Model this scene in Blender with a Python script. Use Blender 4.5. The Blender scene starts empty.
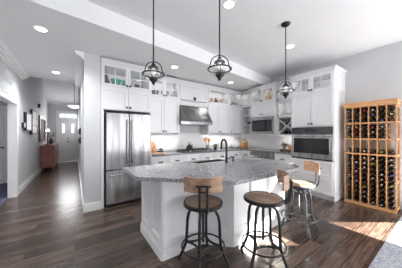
import bpy, bmesh, math, random
from math import pi, sin, cos, radians, sqrt
from mathutils import Vector, Matrix

random.seed(7)
scene = bpy.context.scene
col = scene.collection

# ------------------------------------------------------------------ camera
CAM_H = 1.37
cam_data = bpy.data.cameras.new('camera')
cam_data.sensor_width = 36.0
cam_data.lens = 16.0
cam_data.clip_start = 0.05
cam = bpy.data.objects.new('camera', cam_data)
col.objects.link(cam)
cam.location = (0, 0, CAM_H)
cam.rotation_euler = (pi / 2, 0, -radians(35.2))
scene.camera = cam

# ------------------------------------------------------------------ world, sun, daylight, exposure
world = bpy.data.worlds.new('world')
scene.world = world
world.use_nodes = True
bg = world.node_tree.nodes['Background']
bg.inputs['Color'].default_value = (0.93, 0.96, 1.0, 1)
bg.inputs['Strength'].default_value = 1.0

SUN_DIR = Vector((0.8, -0.6, 0.65))            # towards the sun
sun_data = bpy.data.lights.new('sun', 'SUN')
sun_data.energy = 56.0
sun_data.angle = 0.006
sun_data.color = (1.0, 0.93, 0.84)
sun = bpy.data.objects.new('sun', sun_data)
col.objects.link(sun)
sun.rotation_euler = SUN_DIR.to_track_quat('Z', 'Y').to_euler()
sun.location = (6, -5, 6)


def area_light(name, loc, aim, sx, sy, power, color=(1, 1, 1)):
    d = bpy.data.lights.new(name, 'AREA')
    d.shape = 'RECTANGLE'
    d.size = sx
    d.size_y = sy
    d.energy = power
    d.color = color
    o = bpy.data.objects.new(name, d)
    col.objects.link(o)
    o.location = loc
    o.rotation_euler = (-Vector(aim)).to_track_quat('Z', 'Y').to_euler()
    return o


# fill lamp added at the back, tilted towards the ceiling; window daylight at right
area_light('fill_back', (1.9, -3.0, 1.35), (0, 1, 0.9), 5.2, 2.3, 42, (0.97, 0.98, 1.0))
area_light('daylight_right', (4.75, -1.95, 1.4), (-1, 0.60, 0.12), 1.7, 2.2, 125, (0.98, 0.98, 1.0))
area_light('daylight_entry', (-0.2, 10.85, 1.9), (0, -1, -0.1), 0.8, 0.8, 16, (0.98, 0.98, 1.0))

area_light('fill_side_room', (-2.6, 3.55, 1.5), (0.2, 1, 0), 1.2, 1.4, 10, (0.98, 0.98, 1.0))  # added fill lamp; the side room has no window

scene.view_settings.view_transform = 'Standard'
scene.view_settings.look = 'None'
scene.view_settings.exposure = 0.34
scene.view_settings.gamma = 1.0
scene.view_settings.use_curve_mapping = False


# ------------------------------------------------------------------ materials
def mat(name, color, rough=0.5, metal=0.0, **kw):
    m = bpy.data.materials.new(name)
    m.use_nodes = True
    nt = m.node_tree
    b = nt.nodes['Principled BSDF']
    b.inputs['Base Color'].default_value = (*color, 1)
    b.inputs['Roughness'].default_value = rough
    b.inputs['Metallic'].default_value = metal
    for k, v in kw.items():
        b.inputs[k].default_value = v
    return m


def noisy(name, c1, c2, scale=(8, 8, 8), rough=0.5, metal=0.0, detail=4.0, bump=0.0, lo=0.35, hi=0.65):
    """two-tone noise stretched by `scale` (object space)"""
    m = mat(name, c1, rough, metal)
    nt = m.node_tree
    b = nt.nodes['Principled BSDF']
    tc = nt.nodes.new('ShaderNodeTexCoord')
    mp = nt.nodes.new('ShaderNodeMapping')
    mp.inputs['Scale'].default_value = scale
    n = nt.nodes.new('ShaderNodeTexNoise')
    n.inputs['Scale'].default_value = 1.0
    n.inputs['Detail'].default_value = detail
    r = nt.nodes.new('ShaderNodeValToRGB')
    r.color_ramp.elements[0].position = lo
    r.color_ramp.elements[0].color = (*c1, 1)
    r.color_ramp.elements[1].position = hi
    r.color_ramp.elements[1].color = (*c2, 1)
    nt.links.new(tc.outputs['Object'], mp.inputs['Vector'])
    nt.links.new(mp.outputs['Vector'], n.inputs['Vector'])
    nt.links.new(n.outputs['Fac'], r.inputs['Fac'])
    nt.links.new(r.outputs['Color'], b.inputs['Base Color'])
    if bump:
        bp = nt.nodes.new('ShaderNodeBump')
        bp.inputs['Strength'].default_value = bump
        bp.inputs['Distance'].default_value = 0.01
        nt.links.new(n.outputs['Fac'], bp.inputs['Height'])
        nt.links.new(bp.outputs['Normal'], b.inputs['Normal'])
    return m


def glass_mat(name, tint=(1, 1, 1), gloss=0.12):
    m = bpy.data.materials.new(name)
    m.use_nodes = True
    nt = m.node_tree
    nt.nodes.clear()
    out = nt.nodes.new('ShaderNodeOutputMaterial')
    mix = nt.nodes.new('ShaderNodeMixShader')
    tr = nt.nodes.new('ShaderNodeBsdfTransparent')
    tr.inputs['Color'].default_value = (*tint, 1)
    gl = nt.nodes.new('ShaderNodeBsdfGlossy')
    gl.inputs['Roughness'].default_value = 0.03
    mix.inputs['Fac'].default_value = gloss
    nt.links.new(tr.outputs[0], mix.inputs[1])
    nt.links.new(gl.outputs[0], mix.inputs[2])
    nt.links.new(mix.outputs[0], out.inputs[0])
    return m


def glow(name, color, strength):
    m = mat(name, color, 0.5)
    b = m.node_tree.nodes['Principled BSDF']
    b.inputs['Emission Color'].default_value = (*color, 1)
    b.inputs['Emission Strength'].default_value = strength
    return m


def floor_mat():
    m = mat('hardwood_floor', (0.1, 0.07, 0.05), 0.24)
    nt = m.node_tree
    b = nt.nodes['Principled BSDF']
    tc = nt.nodes.new('ShaderNodeTexCoord')
    br = nt.nodes.new('ShaderNodeTexBrick')
    br.offset = 0.37
    br.offset_frequency = 2
    br.inputs['Scale'].default_value = 1.0
    br.inputs['Brick Width'].default_value = 1.25
    br.inputs['Row Height'].default_value = 0.135
    br.inputs['Mortar Size'].default_value = 0.004
    br.inputs['Mortar Smooth'].default_value = 0.2
    br.inputs['Bias'].default_value = -0.1
    br.inputs['Color1'].default_value = (0.036, 0.024, 0.0185, 1)
    br.inputs['Color2'].default_value = (0.125, 0.087, 0.070, 1)
    br.inputs['Mortar'].default_value = (0.018, 0.011, 0.008, 1)
    mp = nt.nodes.new('ShaderNodeMapping')
    mp.inputs['Scale'].default_value = (2.2, 26, 1)
    n = nt.nodes.new('ShaderNodeTexNoise')
    n.inputs['Scale'].default_value = 1.6
    n.inputs['Detail'].default_value = 6
    n.inputs['Roughness'].default_value = 0.65
    rp = nt.nodes.new('ShaderNodeValToRGB')
    rp.color_ramp.elements[0].position = 0.3
    rp.color_ramp.elements[0].color = (0.36, 0.36, 0.36, 1)
    rp.color_ramp.elements[1].position = 0.72
    rp.color_ramp.elements[1].color = (1.95, 1.86, 1.8, 1)
    mx = nt.nodes.new('ShaderNodeMixRGB')
    mx.blend_type = 'MULTIPLY'
    mx.inputs['Fac'].default_value = 1.0
    nt.links.new(tc.outputs['Object'], br.inputs['Vector'])
    nt.links.new(tc.outputs['Object'], mp.inputs['Vector'])
    nt.links.new(mp.outputs['Vector'], n.inputs['Vector'])
    nt.links.new(n.outputs['Fac'], rp.inputs['Fac'])
    nt.links.new(br.outputs['Color'], mx.inputs['Color1'])
    nt.links.new(rp.outputs['Color'], mx.inputs['Color2'])
    nt.links.new(mx.outputs['Color'], b.inputs['Base Color'])
    bp = nt.nodes.new('ShaderNodeBump')
    bp.inputs['Strength'].default_value = 0.15
    bp.inputs['Distance'].default_value = 0.004
    nt.links.new(n.outputs['Fac'], bp.inputs['Height'])
    nt.links.new(bp.outputs['Normal'], b.inputs['Normal'])
    return m


def granite_mat(name, base, dark, light):
    m = mat(name, base, 0.12)
    nt = m.node_tree
    b = nt.nodes['Principled BSDF']
    tc = nt.nodes.new('ShaderNodeTexCoord')
    v = nt.nodes.new('ShaderNodeTexVoronoi')
    v.inputs['Scale'].default_value = 105
    n = nt.nodes.new('ShaderNodeTexNoise')
    n.inputs['Scale'].default_value = 42
    n.inputs['Detail'].default_value = 8
    n.inputs['Roughness'].default_value = 0.8
    r = nt.nodes.new('ShaderNodeValToRGB')
    e = r.color_ramp.elements
    e[0].position = 0.36
    e[0].color = (*dark, 1)
    e[1].position = 0.60
    e[1].color = (*light, 1)
    k = r.color_ramp.elements.new(0.46)
    k.color = (*base, 1)
    mx = nt.nodes.new('ShaderNodeMixRGB')
    mx.blend_type = 'MULTIPLY'
    mx.inputs['Fac'].default_value = 0.45
    nt.links.new(tc.outputs['Object'], v.inputs['Vector'])
    nt.links.new(tc.outputs['Object'], n.inputs['Vector'])
    nt.links.new(n.outputs['Fac'], r.inputs['Fac'])
    nt.links.new(r.outputs['Color'], mx.inputs['Color1'])
    bw = nt.nodes.new('ShaderNodeRGBToBW')
    nt.links.new(v.outputs['Color'], bw.inputs['Color'])
    vr = nt.nodes.new('ShaderNodeValToRGB')
    vr.color_ramp.elements[0].position = 0.25
    vr.color_ramp.elements[0].color = (0.25, 0.25, 0.26, 1)
    vr.color_ramp.elements[1].position = 0.6
    vr.color_ramp.elements[1].color = (1.1, 1.1, 1.1, 1)
    nt.links.new(bw.outputs['Val'], vr.inputs['Fac'])
    nt.links.new(vr.outputs['Color'], mx.inputs['Color2'])
    nt.links.new(mx.outputs['Color'], b.inputs['Base Color'])
    return m


def tile_mat():
    m = mat('backsplash_tile', (0.85, 0.85, 0.86), 0.2)
    nt = m.node_tree
    b = nt.nodes['Principled BSDF']
    tc = nt.nodes.new('ShaderNodeTexCoord')
    mp = nt.nodes.new('ShaderNodeMapping')
    mp.inputs['Rotation'].default_value = (pi / 2, 0, 0)
    br = nt.nodes.new('ShaderNodeTexBrick')
    br.inputs['Scale'].default_value = 1.0
    br.inputs['Brick Width'].default_value = 0.15
    br.inputs['Row Height'].default_value = 0.075
    br.inputs['Mortar Size'].default_value = 0.002
    br.inputs['Color1'].default_value = (0.86, 0.86, 0.87, 1)
    br.inputs['Color2'].default_value = (0.83, 0.83, 0.84, 1)
    br.inputs['Mortar'].default_value = (0.72, 0.72, 0.73, 1)
    nt.links.new(tc.outputs['Object'], mp.inputs['Vector'])
    nt.links.new(mp.outputs['Vector'], br.inputs['Vector'])
    nt.links.new(br.outputs['Color'], b.inputs['Base Color'])
    return m


M = {}
M['wall'] = noisy('wall_paint', (0.62, 0.63, 0.645), (0.64, 0.65, 0.665), (3, 3, 3), 0.6)
M['ceiling'] = noisy('ceiling_paint', (0.84, 0.845, 0.86), (0.86, 0.865, 0.88), (2, 2, 2), 0.8)
M['soffit'] = noisy('soffit_lightened', (0.90, 0.905, 0.915), (0.91, 0.915, 0.925), (2, 2, 2), 0.8)  # the ceiling's own paint, lightened to lift the shaded soffit
M['white'] = noisy('white_cabinet_paint', (0.80, 0.80, 0.815), (0.82, 0.82, 0.835), (4, 4, 4), 0.35)
M['trim'] = noisy('white_trim_paint', (0.90, 0.90, 0.905), (0.92, 0.92, 0.925), (4, 4, 4), 0.4)
M['floor'] = floor_mat()
M['carpet'] = noisy('blue_carpet', (0.10, 0.11, 0.20), (0.17, 0.18, 0.28), (60, 60, 60), 0.95, bump=0.3)
M['rug'] = noisy('woven_rug', (0.20, 0.22, 0.26), (0.46, 0.47, 0.50), (45, 45, 45), 0.95, bump=0.4)
M['granite'] = granite_mat('island_granite', (0.25, 0.25, 0.26), (0.035, 0.035, 0.04), (0.50, 0.50, 0.515))
M['counter'] = granite_mat('dark_counter_stone', (0.16, 0.16, 0.17), (0.03, 0.03, 0.035), (0.42, 0.42, 0.43))
M['tile'] = tile_mat()
M['steel'] = noisy('streaked_steel', (0.36, 0.36, 0.37), (0.66, 0.66, 0.67), (11, 11, 0.9), 0.22, 1.0, bump=0.5, detail=3)  # vertical tone streaks put wavy reflections into the steel colour
M['steel_mid'] = noisy('satin_steel', (0.32, 0.32, 0.325), (0.46, 0.46, 0.465), (9, 9, 1.2), 0.32, 1.0)
M['steel_dark'] = noisy('dark_brushed_steel', (0.17, 0.17, 0.175), (0.30, 0.30, 0.305), (9, 9, 1.2), 0.34, 1.0)
M['black_metal'] = noisy('black_iron', (0.012, 0.012, 0.014), (0.026, 0.026, 0.029), (30, 30, 30), 0.4, 0.3)
M['gun_metal'] = noisy('worn_gunmetal', (0.045, 0.05, 0.055), (0.12, 0.125, 0.13), (25, 25, 25), 0.38, 0.7)
M['black'] = mat('black_plastic', (0.015, 0.015, 0.017), 0.35)
M['black_glass'] = mat('black_oven_glass', (0.02, 0.02, 0.023), 0.06)
M['oven_panel'] = noisy('dark_oven_panel', (0.05, 0.05, 0.053), (0.09, 0.09, 0.093), (6, 6, 20), 0.3, 0.4)
M['display'] = mat('control_display', (0.05, 0.05, 0.06), 0.15)
M['seat_wood'] = noisy('stool_elm_wood', (0.20, 0.112, 0.066), (0.40, 0.255, 0.165), (22, 3, 22), 0.38)
M['back_wood'] = noisy('stool_back_wood', (0.26, 0.155, 0.095), (0.44, 0.28, 0.185), (3, 22, 22), 0.4)
M['cream'] = noisy('cream_cushion', (0.74, 0.70, 0.62), (0.80, 0.77, 0.70), (40, 40, 40), 0.8)
M['rack_wood'] = noisy('redwood_rack', (0.60, 0.29, 0.12), (0.74, 0.41, 0.20), (4, 4, 22), 0.45)
M['bottle'] = mat('dark_bottle_glass', (0.012, 0.014, 0.013), 0.08)
M['bottle_green'] = mat('green_bottle_glass', (0.02, 0.05, 0.025), 0.08)
M['cap_black'] = mat('black_capsule', (0.02, 0.02, 0.022), 0.3)
M['cap_red'] = mat('red_capsule', (0.28, 0.02, 0.03), 0.3)
M['cap_silver'] = mat('silver_capsule', (0.55, 0.55, 0.57), 0.25, 0.8)
M['cap_gold'] = mat('gold_capsule', (0.55, 0.40, 0.16), 0.3, 0.7)
M['cap_blue'] = mat('blue_capsule', (0.05, 0.10, 0.32), 0.3)
M['paper'] = noisy('bottle_label_paper', (0.62, 0.60, 0.55), (0.75, 0.73, 0.68), (50, 50, 50), 0.7)
M['glass'] = glass_mat('clear_cabinet_glass', (0.97, 0.98, 0.98), 0.08)
M['lamp_glass'] = glass_mat('seeded_lamp_glass', (0.95, 0.955, 0.96), 0.22)
M['bulb'] = glow('bulb_glow', (1.0, 0.96, 0.90), 0.5)
M['lens'] = glow('downlight_lens', (1.0, 0.985, 0.96), 7.0)
M['strip'] = glow('strip_light', (1.0, 0.98, 0.95), 13.0)
M['foyer_glow'] = glow('foyer_lamp_glow', (1.0, 0.97, 0.92), 2.2)
M['cabinet_fill'] = glow('cabinet_fill_glow', (1.0, 0.98, 0.95), 9.0)
M['copper'] = noisy('copper_orange', (0.52, 0.20, 0.06), (0.70, 0.33, 0.13), (14, 14, 14), 0.35)
M['amber'] = noisy('amber_ceramic', (0.62, 0.34, 0.07), (0.78, 0.52, 0.14), (10, 10, 10), 0.3)
M['amber_wood'] = noisy('amber_wood', (0.42, 0.18, 0.05), (0.58, 0.29, 0.09), (6, 6, 20), 0.3)
M['tan'] = noisy('tan_carved_wood', (0.55, 0.32, 0.18), (0.70, 0.46, 0.30), (10, 10, 10), 0.5)
M['teal'] = noisy('teal_glaze', (0.03, 0.27, 0.24), (0.06, 0.40, 0.34), (14, 14, 14), 0.2)
M['dark_glaze'] = noisy('charcoal_glaze', (0.045, 0.05, 0.055), (0.13, 0.13, 0.14), (14, 14, 14), 0.25)
M['white_china'] = mat('white_china', (0.82, 0.82, 0.82), 0.15)
M['grey_china'] = noisy('grey_china', (0.32, 0.33, 0.34), (0.48, 0.49, 0.50), (14, 14, 14), 0.2)
M['leaf'] = noisy('plant_leaf', (0.07, 0.17, 0.04), (0.19, 0.32, 0.09), (20, 20, 20), 0.5)
M['red_wood'] = noisy('red_brown_wood', (0.22, 0.075, 0.055), (0.34, 0.135, 0.10), (3, 3, 22), 0.35)
M['dark_wood'] = noisy('dark_brown_wood', (0.09, 0.045, 0.028), (0.16, 0.085, 0.05), (4, 22, 22), 0.4)
M['mirror'] = mat('mirror_glass', (0.8, 0.8, 0.8), 0.03, 1.0)
M['art'] = noisy('pale_art_print', (0.52, 0.53, 0.55), (0.86, 0.86, 0.87), (5, 5, 5), 0.5, lo=0.4, hi=0.6)
M['art_white'] = noisy('white_canvas', (0.80, 0.80, 0.81), (0.86, 0.86, 0.87), (5, 5, 5), 0.5)
M['sink'] = noisy('black_sink', (0.02, 0.02, 0.022), (0.035, 0.035, 0.037), (30, 30, 30), 0.35)


# ------------------------------------------------------------------ mesh helpers
class MB:
    """collects geometry of one mesh"""

    def __init__(self):
        self.bm = bmesh.new()

    def box(self, x0, x1, y0, y1, z0, z1, mx=None):
        vs = [Vector((x, y, z)) for x in (x0, x1) for y in (y0, y1) for z in (z0, z1)]
        if mx:
            vs = [mx @ v for v in vs]
        v = [self.bm.verts.new(p) for p in vs]
        for f in ((0, 1, 3, 2), (4, 6, 7, 5), (0, 4, 5, 1), (2, 3, 7, 6), (0, 2, 6, 4), (1, 5, 7, 3)):
            self.bm.faces.new([v[i] for i in f])
        return self

    def prism(self, pts, z0, z1, top=True, bottom=True):
        a = [self.bm.verts.new((p[0], p[1], z0)) for p in pts]
        b = [self.bm.verts.new((p[0], p[1], z1)) for p in pts]
        n = len(pts)
        for i in range(n):
            self.bm.faces.new((a[i], a[(i + 1) % n], b[(i + 1) % n], b[i]))
        if top:
            self.bm.faces.new(b)
        if bottom:
            self.bm.faces.new(a[::-1])
        return self

    def hull(self, lo, hi):
        """solid between two equal-length 3-D loops"""
        a = [self.bm.verts.new(p) for p in lo]
        b = [self.bm.verts.new(p) for p in hi]
        n = len(a)
        for i in range(n):
            self.bm.faces.new((a[i], a[(i + 1) % n], b[(i + 1) % n], b[i]))
        self.bm.faces.new(b)
        self.bm.faces.new(a[::-1])
        return self

    def lathe(self, prof, seg=20, mx=None, cap=True):
        """prof: [(r, z)], spun about z"""
        rings = []
        for r, z in prof:
            ring = []
            for i in range(seg):
                t = 2 * pi * i / seg
                p = Vector((r * cos(t), r * sin(t), z))
                ring.append(self.bm.verts.new(mx @ p if mx else p))
            rings.append(ring)
        for a, b in zip(rings, rings[1:]):
            for i in range(seg):
                self.bm.faces.new((a[i], a[(i + 1) % seg], b[(i + 1) % seg], b[i]))
        if cap:
            self.bm.faces.new(rings[0][::-1])
            self.bm.faces.new(rings[-1])
        return self

    def tube(self, pts, r, seg=8, closed=False, flat=None):
        """swept tube through pts; flat=(w, t) gives a flat bar"""
        pts = [Vector(p) for p in pts]
        n = len(pts)
        rings = []
        prev = None
        for i, p in enumerate(pts):
            if closed:
                d = pts[(i + 1) % n] - pts[i - 1]
            else:
                d = pts[min(i + 1, n - 1)] - pts[max(i - 1, 0)]
            d.normalize()
            if prev is None:
                up = Vector((0, 0, 1)) if abs(d.z) < 0.9 else Vector((1, 0, 0))
                a = d.cross(up).normalized()
            else:
                a = (prev - d * prev.dot(d)).normalized()
            prev = a
            b = d.cross(a).normalized()
            ring = []
            rr = r[i] if isinstance(r, (list, tuple)) else r
            for k in range(seg):
                t = 2 * pi * k / seg
                ring.append(self.bm.verts.new(p + a * (rr * cos(t)) + b * (rr * sin(t))))
            rings.append(ring)
        m = n if closed else n - 1
        for i in range(m):
            A, B = rings[i], rings[(i + 1) % n]
            for k in range(seg):
                self.bm.faces.new((A[k], A[(k + 1) % seg], B[(k + 1) % seg], B[k]))
        if not closed:
            self.bm.faces.new(rings[0][::-1])
            self.bm.faces.new(rings[-1])
        return self

    def ball(self, c, r, u=12, v=8, sc=(1, 1, 1)):
        mx = Matrix.Translation(c) @ Matrix.Diagonal((r * sc[0], r * sc[1], r * sc[2], 1))
        bmesh.ops.create_uvsphere(self.bm, u_segments=u, v_segments=v, radius=1, matrix=mx)
        return self

    def build(self, name, material, parent=None, smooth=False, bevel=0.0, kind=None):
        bmesh.ops.recalc_face_normals(self.bm, faces=self.bm.faces)
        me = bpy.data.meshes.new(name)
        self.bm.to_mesh(me)
        self.bm.free()
        me.materials.append(M[material] if isinstance(material, str) else material)
        if smooth:
            for p in me.polygons:
                p.use_smooth = True
            try:
                me.set_sharp_from_angle(angle=radians(40))
            except Exception:
                pass
        o = bpy.data.objects.new(name, me)
        col.objects.link(o)
        if parent:
            o.parent = parent
        if bevel:
            b = o.modifiers.new('bevel', 'BEVEL')
            b.width = bevel
            b.segments = 2
            b.limit_method = 'ANGLE'
        if kind:
            o['kind'] = kind
        return o


def thing(name, label, cat, loc=(0, 0, 0), rz=0.0, group=None):
    o = bpy.data.objects.new(name, None)
    o.empty_display_size = 0.1
    col.objects.link(o)
    o.location = loc
    o.rotation_euler = (0, 0, rz)
    return tag(o, label, cat, group)


def tag(o, label, cat, group=None):
    o['label'] = label
    o['category'] = cat
    if group:
        o['group'] = group
    elif 'group' in o:
        del o['group']
    return o


def copy_tree(o, parent=None):
    c = o.copy()
    col.objects.link(c)
    if parent:
        c.parent = parent
    for ch in list(o.children):
        copy_tree(ch, c)
    return c


def struct(name, mb, material, **kw):
    return mb.build(name, material, kind='structure', **kw)


# ------------------------------------------------------------------ the room
XL, XR = -1.05, 4.84            # left wall and right wall faces
YK = 4.40                       # range wall face
YB = -3.2                       # back (glazed) wall
YF = 11.0                       # foyer end wall
ZU, ZS = 3.06, 2.80             # upper ceiling, soffit
T = 0.12

struct('floor', MB().box(XL - T, XR + T, YB - 0.2, YF + 0.2, -0.1, 0.0), 'floor')

# upper ceiling, and the lower soffit over kitchen and hall whose lip runs slightly askew
def lip(x):
    return 2.67 + 0.11 * x
struct('ceiling', MB().box(XL - T, XR + T, YB - 0.2, 6.2, ZU, ZU + 0.1), 'ceiling')
sof = [(XL, lip(XL)), (XR, lip(XR)), (XR, YK), (0.13, YK), (0.13, 6.2), (XL, 6.06)]
struct('ceiling_soffit', MB().prism(sof, ZS, ZU), 'soffit')
# sloped foyer ceiling
mb = MB()
mb.hull([(XL - T, 6.2, 4.72), (0.4, 6.2, 4.72), (0.4, YF + 0.2, 2.70), (XL - T, YF + 0.2, 2.70)],
        [(XL - T, 6.2, 4.84), (0.4, 6.2, 4.84), (0.4, YF + 0.2, 2.82), (XL - T, YF + 0.2, 2.82)])
struct('ceiling_foyer', mb, 'ceiling')

# left wall with a doorway at y 4.28..5.5
mb = MB()
mb.box(XL - T, XL, YB, 4.28, 0, ZU)
mb.box(XL - T, XL, 5.50, 6.2, 0, ZU)
mb.box(XL - T, XL, 4.28, 5.50, 2.03, ZU)
mb.box(XL - T, XL, 6.2, YF, 0, 4.85)
struct('wall_left', mb, 'wall')
# range wall and hall wall
struct('wall_range', MB().box(0.25, XR + T, YK, YK + T, 0, ZU), 'wall')
mb = MB()
mb.box(0.13, 0.38, 3.73, YK, 0, ZS)
mb.box(0.13, 0.25, YK, 6.2, 0, ZU)
mb.box(0.13, 0.25, 6.2, YF, 0, 4.85)
struct('wall_hall', mb, 'wall')
# foyer header wall over the hall mouth and end wall round the front door
struct('wall_header', MB().box(XL, 0.13, 6.2, 6.3, ZU, 4.85), 'wall')
DX0, DX1, DZ = -0.64, 0.09, 2.06
mb = MB()
mb.box(XL, DX0, YF, YF + T, 0, 2.85)
mb.box(DX1, 0.13, YF, YF + T, 0, 2.85)
mb.box(DX0, DX1, YF, YF + T, 2.42, 2.85)
struct('wall_foyer', mb, 'wall')

# right wall; unseen low and high openings shaped to place the sun patches
mb = MB()
mb.box(XR, XR + T, -0.07, YK, 0, ZU)
mb.box(XR, XR + T, YB, -1.75, 0, 0.25)
mb.box(XR, XR + T, -1.75, -0.07, 1.41, 2.10)
mb.box(XR, XR + T, -1.75, -0.07, 2.72, ZU)
mb.box(XR, XR + T, -1.75, -0.935, 2.10, 2.72)
mb.box(XR, XR + T, YB, -1.75, 2.35, ZU)
mb.box(XR, XR + T, YB, -2.95, 0.25, 2.35)
mb.box(XR, XR + T, -1.9, -1.75, 0.25, 2.35)
struct('wall_right', mb, 'wall')
# glazed back wall
mb = MB()
mb.box(XL - T, XR + T, YB - T, YB, 0, 0.2)
mb.box(XL - T, XR + T, YB - T, YB, 2.55, ZU)
for x in (XL - T, 0.75, 2.75, XR - 0.02):
    mb.box(x, x + 0.14, YB - T, YB, 0.2, 2.55)
struct('wall_back', mb, 'wall')

# unseen slab added to keep direct sun out of the back windows
struct('sun_blocker', MB().box(-2.5, 9.5, -8.0, YB - T - 0.02, 2.62, 2.72), 'ceiling')

# side room seen through the doorway
struct('floor_side_room', MB().box(-3.4, XL - T, 3.4, 7.3, -0.1, 0.005), 'carpet')
mb = MB()
mb.box(-3.5, -3.4, 3.3, 7.3, 0, 2.6)
mb.box(-3.4, XL - T, 3.3, 3.4, 0, 2.6)
mb.box(-3.4, XL - T, 7.2, 7.3, 0, 2.6)
struct('wall_side_room', mb, 'wall')
struct('ceiling_side_room', MB().box(-3.5, XL - T, 3.3, 7.3, 2.6, 2.7), 'ceiling')

# side-room door: five flat panels and a dark lever
mb = MB()
mb.box(-2.45, -1.52, 7.16, 7.2, 0.012, 2.03)
for k in range(5):
    z = 0.14 + k * 0.375
    for a, b, c, d in ((-2.36, -1.61, z, z + 0.012), (-2.36, -1.61, z + 0.31, z + 0.322),
                       (-2.36, -2.348, z, z + 0.322), (-1.622, -1.61, z, z + 0.322)):
        mb.box(a, b, 7.148, 7.162, c, d)
door2 = struct('door_2', mb, 'trim')
MB().tube([(-1.60, 7.16, 1.0), (-1.60, 7.10, 1.0), (-1.72, 7.10, 1.0)], 0.014).build('door_handle', 'black_metal', door2)
mb = MB()
mb.box(-2.55, -2.46, 7.17, 7.2, 0.006, 2.13)
mb.box(-1.51, -1.42, 7.17, 7.2, 0.006, 2.13)
mb.box(-2.55, -1.42, 7.165, 7.2, 2.04, 2.15)
struct('trim_1', mb, 'trim')

# doorway casing on the left wall
mb = MB()
mb.box(XL - T - 0.005, XL + 0.005, 5.485, 5.50, 0, 2.03)
mb.box(XL - T - 0.005, XL + 0.005, 4.28, 4.295, 0, 2.03)
mb.box(XL - T - 0.005, XL + 0.005, 4.28, 5.50, 2.015, 2.03)
mb.box(XL, XL + 0.022, 5.49, 5.59, 0, 2.02)
mb.box(XL, XL + 0.022, 4.19, 4.29, 0, 2.02)
mb.box(XL, XL + 0.024, 4.17, 5.61, 2.02, 2.12)
mb.box(XL, XL + 0.034, 4.16, 5.62, 2.12, 2.14)
struct('trim_2', mb, 'trim')

# baseboards
def baseboard(name, pts, h=0.13, t=0.016, flip=1):
    mb = MB()
    for (x0, y0), (x1, y1) in zip(pts, pts[1:]):
        d = Vector((x1 - x0, y1 - y0, 0))
        L = d.length
        mx = Matrix.Translation((x0, y0, 0)) @ Matrix.Rotation(math.atan2(d.y, d.x), 4, 'Z')
        a, b = (0, t) if flip > 0 else (-t, 0)
        mb.box(-t * 0.9, L + t * 0.9, a, b, 0, h - 0.02, mx)
        a, b = (0, t * 0.6) if flip > 0 else (-t * 0.6, 0)
        mb.box(-t * 0.5, L + t * 0.5, a, b, h - 0.02, h, mx)
    return struct(name, mb, 'trim')
baseboard('baseboard_left', [(XL, 5.61), (XL, YF)], flip=-1, h=0.15)
baseboard('baseboard_hall', [(0.13, YF), (0.13, 3.73), (0.375, 3.73)], flip=-1, h=0.15)
baseboard('baseboard_foyer', [(XL, YF), (DX0 - 0.12, YF)], flip=-1, h=0.15)
baseboard('baseboard_right', [(XR, 0.5), (XR, -0.07)], flip=-1)

# crown mouldings of the hall
def crown(name, x, y0, y1, z, s):
    mb = MB()
    for dz, dx in ((0.0, 0.13), (0.03, 0.115), (0.06, 0.075), (0.09, 0.03)):
        a, b = sorted((x, x + s * dx))
        mb.box(a, b, y0, y1, z - dz - 0.03, z - dz)
    struct(name, mb, 'trim')
crown('trim_3', XL, 2.6, 6.04, ZS, 1)
crown('trim_4', 0.13, 3.73, 6.15, ZS, -1)

# front door: two lights, glazed transom
mb = MB()
mb.box(DX0, DX1, YF + 0.03, YF + 0.08, 0.012, 1.42)
mb.box(DX0, DX1, YF + 0.03, YF + 0.08, 1.88, DZ)
mb.box(DX0, DX0 + 0.12, YF + 0.03, YF + 0.08, 1.42, 1.88)
mb.box(-0.40, -0.15, YF + 0.03, YF + 0.08, 1.42, 1.88)
mb.box(DX1 - 0.12, DX1, YF + 0.03, YF + 0.08, 1.42, 1.88)
for x0, x1 in ((DX0 + 0.09, -0.33), (-0.23, DX1 - 0.09)):
    for z0, z1 in ((0.2, 1.25),):
        mb.box(x0, x1, YF + 0.022, YF + 0.031, z0, z0 + 0.02)
        mb.box(x0, x1, YF + 0.022, YF + 0.031, z1, z1 + 0.02)
        mb.box(x0, x0 + 0.02, YF + 0.022, YF + 0.031, z0, z1)
        mb.box(x1 - 0.02, x1, YF + 0.022, YF + 0.031, z0, z1)
door1 = struct('door_1', mb, 'trim')
MB().box(DX0 + 0.12, -0.40, YF + 0.05, YF + 0.06, 1.42, 1.88).build('pane', 'glass', door1)
MB().box(-0.15, DX1 - 0.12, YF + 0.05, YF + 0.06, 1.42, 1.88).build('pane', 'glass', door1)
mb = MB().ball((-0.275, YF + 0.0, 1.0), 0.032)
mb.lathe([(0.012, 0), (0.012, 0.04)], 10, Matrix.Translation((-0.275, YF + 0.03, 1.0)) @ Matrix.Rotation(pi / 2, 4, 'X'))
mb.ball((-0.275, YF + 0.025, 1.16), 0.028, sc=(1, 0.5, 1))
mb.build('door_knob', 'black_metal', door1, smooth=True)
mb = MB()
mb.box(DX0 - 0.10, DX0, YF - 0.022, YF + 0.08, 0, 2.50)
mb.box(DX1, 0.125, YF - 0.022, YF + 0.08, 0, 2.50)
mb.box(DX0, DX1, YF - 0.022, YF + 0.08, DZ, DZ + 0.07)
mb.box(DX0, DX1, YF - 0.022, YF + 0.08, 2.40, 2.50)
struct('trim_5', mb, 'trim')
mb = MB()
mb.box(DX0, DX1, YF + 0.03, YF + 0.06, DZ + 0.07, DZ + 0.10)
mb.box(DX0, DX1, YF + 0.03, YF + 0.06, 2.37, 2.40)
for k in range(4):
    x = DX0 + (DX1 - DX0 - 0.02) * k / 3
    mb.box(x, x + 0.02, YF + 0.03, YF + 0.06, DZ + 0.10, 2.37)
win1 = struct('window_1', mb, 'trim')
MB().box(DX0, DX1, YF + 0.044, YF + 0.05, DZ + 0.10, 2.37).build('pane', 'glass', win1)

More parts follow.
